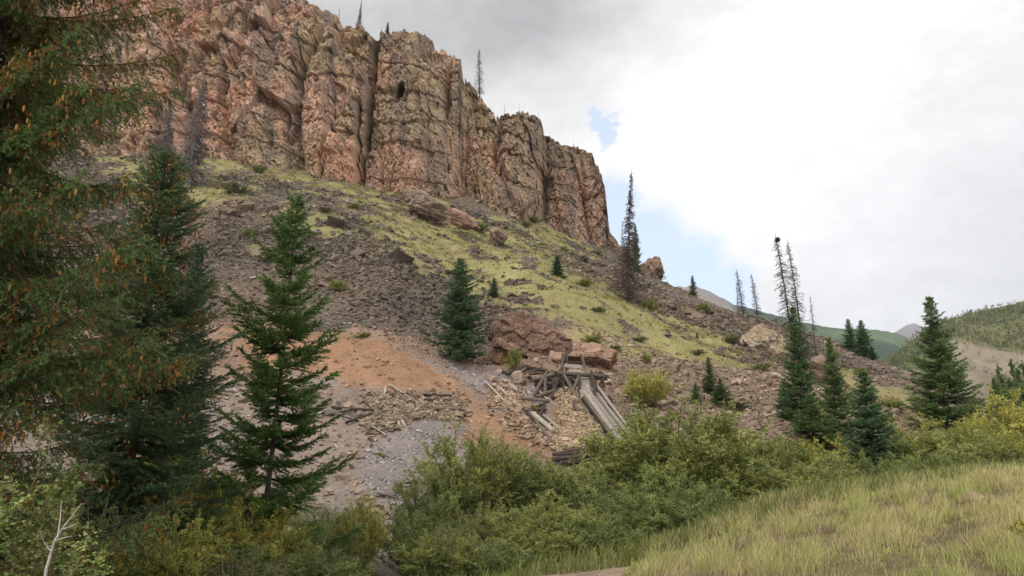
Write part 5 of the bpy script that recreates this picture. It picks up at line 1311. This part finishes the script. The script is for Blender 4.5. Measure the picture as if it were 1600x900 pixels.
# head frame behind the deck
for k, (a, b, w) in enumerate([((882, 551, 43.6), (877, 577, 43.4), 4.5), ((879, 553, 44.2), (884, 572, 44), 4), ((886, 552, 43.8), (885, 578, 43.6), 3), ((908, 555, 44), (909, 572, 43.8), 3.5), ((910, 557, 43.6), (915, 583, 43.2), 4.5), ((912, 560, 44), (911, 580, 43.6), 3.5)]):
    cb('post', a, b, w, DARK if k % 2 else (.12, .10, .085), 50 + k)
cb('beam', (880, 566, 43.7), (912, 568, 43.7), 4.5, DARK, 60)
cb('board', (883, 571, 43.4), (913, 574, 43.4), 7, (.30, .26, .22), 61, False, .3, 1.3); cb('board', (888, 580, 42.6), (912, 582, 42.6), 6, (.32, .28, .24), 62, False, .3, 1.2)
cb('board', (876, 578, 43.2), (890, 586, 42.6), 6, DARK, 63, False); cb('board', (912, 576, 43), (918, 590, 42), 5, MID, 64, False)
# slide: upper planks, lower planks; each plank its own part, wide and thin
def plank(a, b, wpx_m, col, seed, lift=0):
    a, b = proud(a, .6), proud(b, .8)
    p = Vector(P(*a)) - inv; q = Vector(P(*b)) - inv; p.z += lift; q.z += lift
    o = bar('plank', p, q, wpx_m, .05, col, seed, root, False, 0, 1.0); return o
PC = (.25, .215, .178)
for k in range(4):
    plank((906 + k * 5.6, 588, 41.4), (910 + k * 5.8, 622 + (k % 2) * 6 - k, 39.3), .19, np.array(PC) * (1.0 + .1 * (k % 3 - 1)) * (1 if k < 3 else .55), 70 + k, .05)
for k in range(6):
    f = k / 5
    plank((908 + 21 * f, 608 + 3 * (k % 2), 39.7), (962 + 22 * f, 688 - 10 * f + 2 * (k % 2), 34.2 + .25 * f), .21 if k != 4 else .17, np.array(PC) * (.92 + .12 * (k % 2)) * (1 if k != 4 else .6), 80 + k)
cb('slide_rail', (930, 600, 40.2), (989, 682, 34.6), 4, (.28, .24, .2), 90, False, .8); cb('slide_rail', (903, 612, 39.8), (962, 692, 34.2), 3, DARK, 91, False, .8)
# log rails and cross pieces under the left side
cb('rail', (901, 612, 39.4), (913, 636, 38.0), 5, MID, 92); cb('rail', (912, 634, 38.0), (941, 688, 34.8), 5.5, (.15, .12, .1), 93); cb('rail', (896, 630, 37.8), (938, 690, 34.4), 4, (.14, .11, .09), 94); cb('rail', (918, 652, 36.8), (944, 688, 34.6), 4, (.22, .18, .15), 95)
cb('cross_piece', (912, 634, 38.2), (930, 636, 38.6), 5, DARK, 96); cb('cross_piece', (918, 656, 36.8), (944, 658, 37.0), 4.5, DARK, 97); cb('cross_piece', (908, 645, 37.3), (922, 660, 36.4), 4, DARK, 98); cb('cross_piece', (928, 672, 35.7), (952, 672, 35.9), 5, DARK, 99)
cb('post', (940, 640, 37.6), (946, 664, 36.8), 5, DARK, 100); cb('post', (955, 662, 36.6), (958, 686, 35.2), 5, DARK, 101)
# crib of dark logs at the foot
root2 = empty('log_crib', tuple(at_depth(915, 33.2)), 0, 'dark rotten log crib holding the pale ore rubble under the chute', 'log crib'); inv2 = Vector(root2.location)
for k, (a, b, w, c) in enumerate([((927, 691, 34), (962, 690, 34), 8, DARK), ((864, 710, 33.0), (926, 696, 33.6), 6, (.11, .08, .06)), ((872, 712, 32.8), (970, 698, 32.9), 7, DARK), ((862, 718, 32.5), (968, 706, 32.5), 8, (.06, .045, .037)), ((880, 724, 32.2), (966, 714, 32.2), 8, DARK), ((898, 731, 31.9), (968, 722, 31.9), 7, (.07, .05, .04)), ((945, 688, 34.8), (958, 724, 31.7), 6, DARK), ((900, 700, 33.9), (908, 726, 31.8), 6, DARK)]):
    a, b = proud(a, .5), proud(b, .5)
    p = Vector(P(*a)) - inv2; q = Vector(P(*b)) - inv2; wm = w * a[2] / FPX; bar('log', p, q, wm, wm, c, 120 + k, root2, True)
# old stumps
for k, (u_, v_, h_, w_, lb) in enumerate([(1089, 530, 9, 5, 'weathered stump standing in the lower grass strip'), (456, 330, 16, 5, 'dark snapped stump on the upper talus behind the tip of the young fir')]):
    b = hit(u_, v_); m = b[1] / FPX
    mb = MB(); tube(mb, [(0, 0, -.2), (.02, 0, h_ * m * .5), (.05, .02, h_ * m)], (w_ * m * .6, w_ * m * .45, w_ * m * .25), 7, DARK)
    tube(mb, [(0, 0, h_ * m * .3), (w_ * m * .6, 0, h_ * m * .75)], (w_ * m * .2, w_ * m * .08), 5, DARK)
    o = obj('tree_stump', mb.mesh('tree_stump'), M['wood']); o.location = b; tag(o, lb, 'stump')
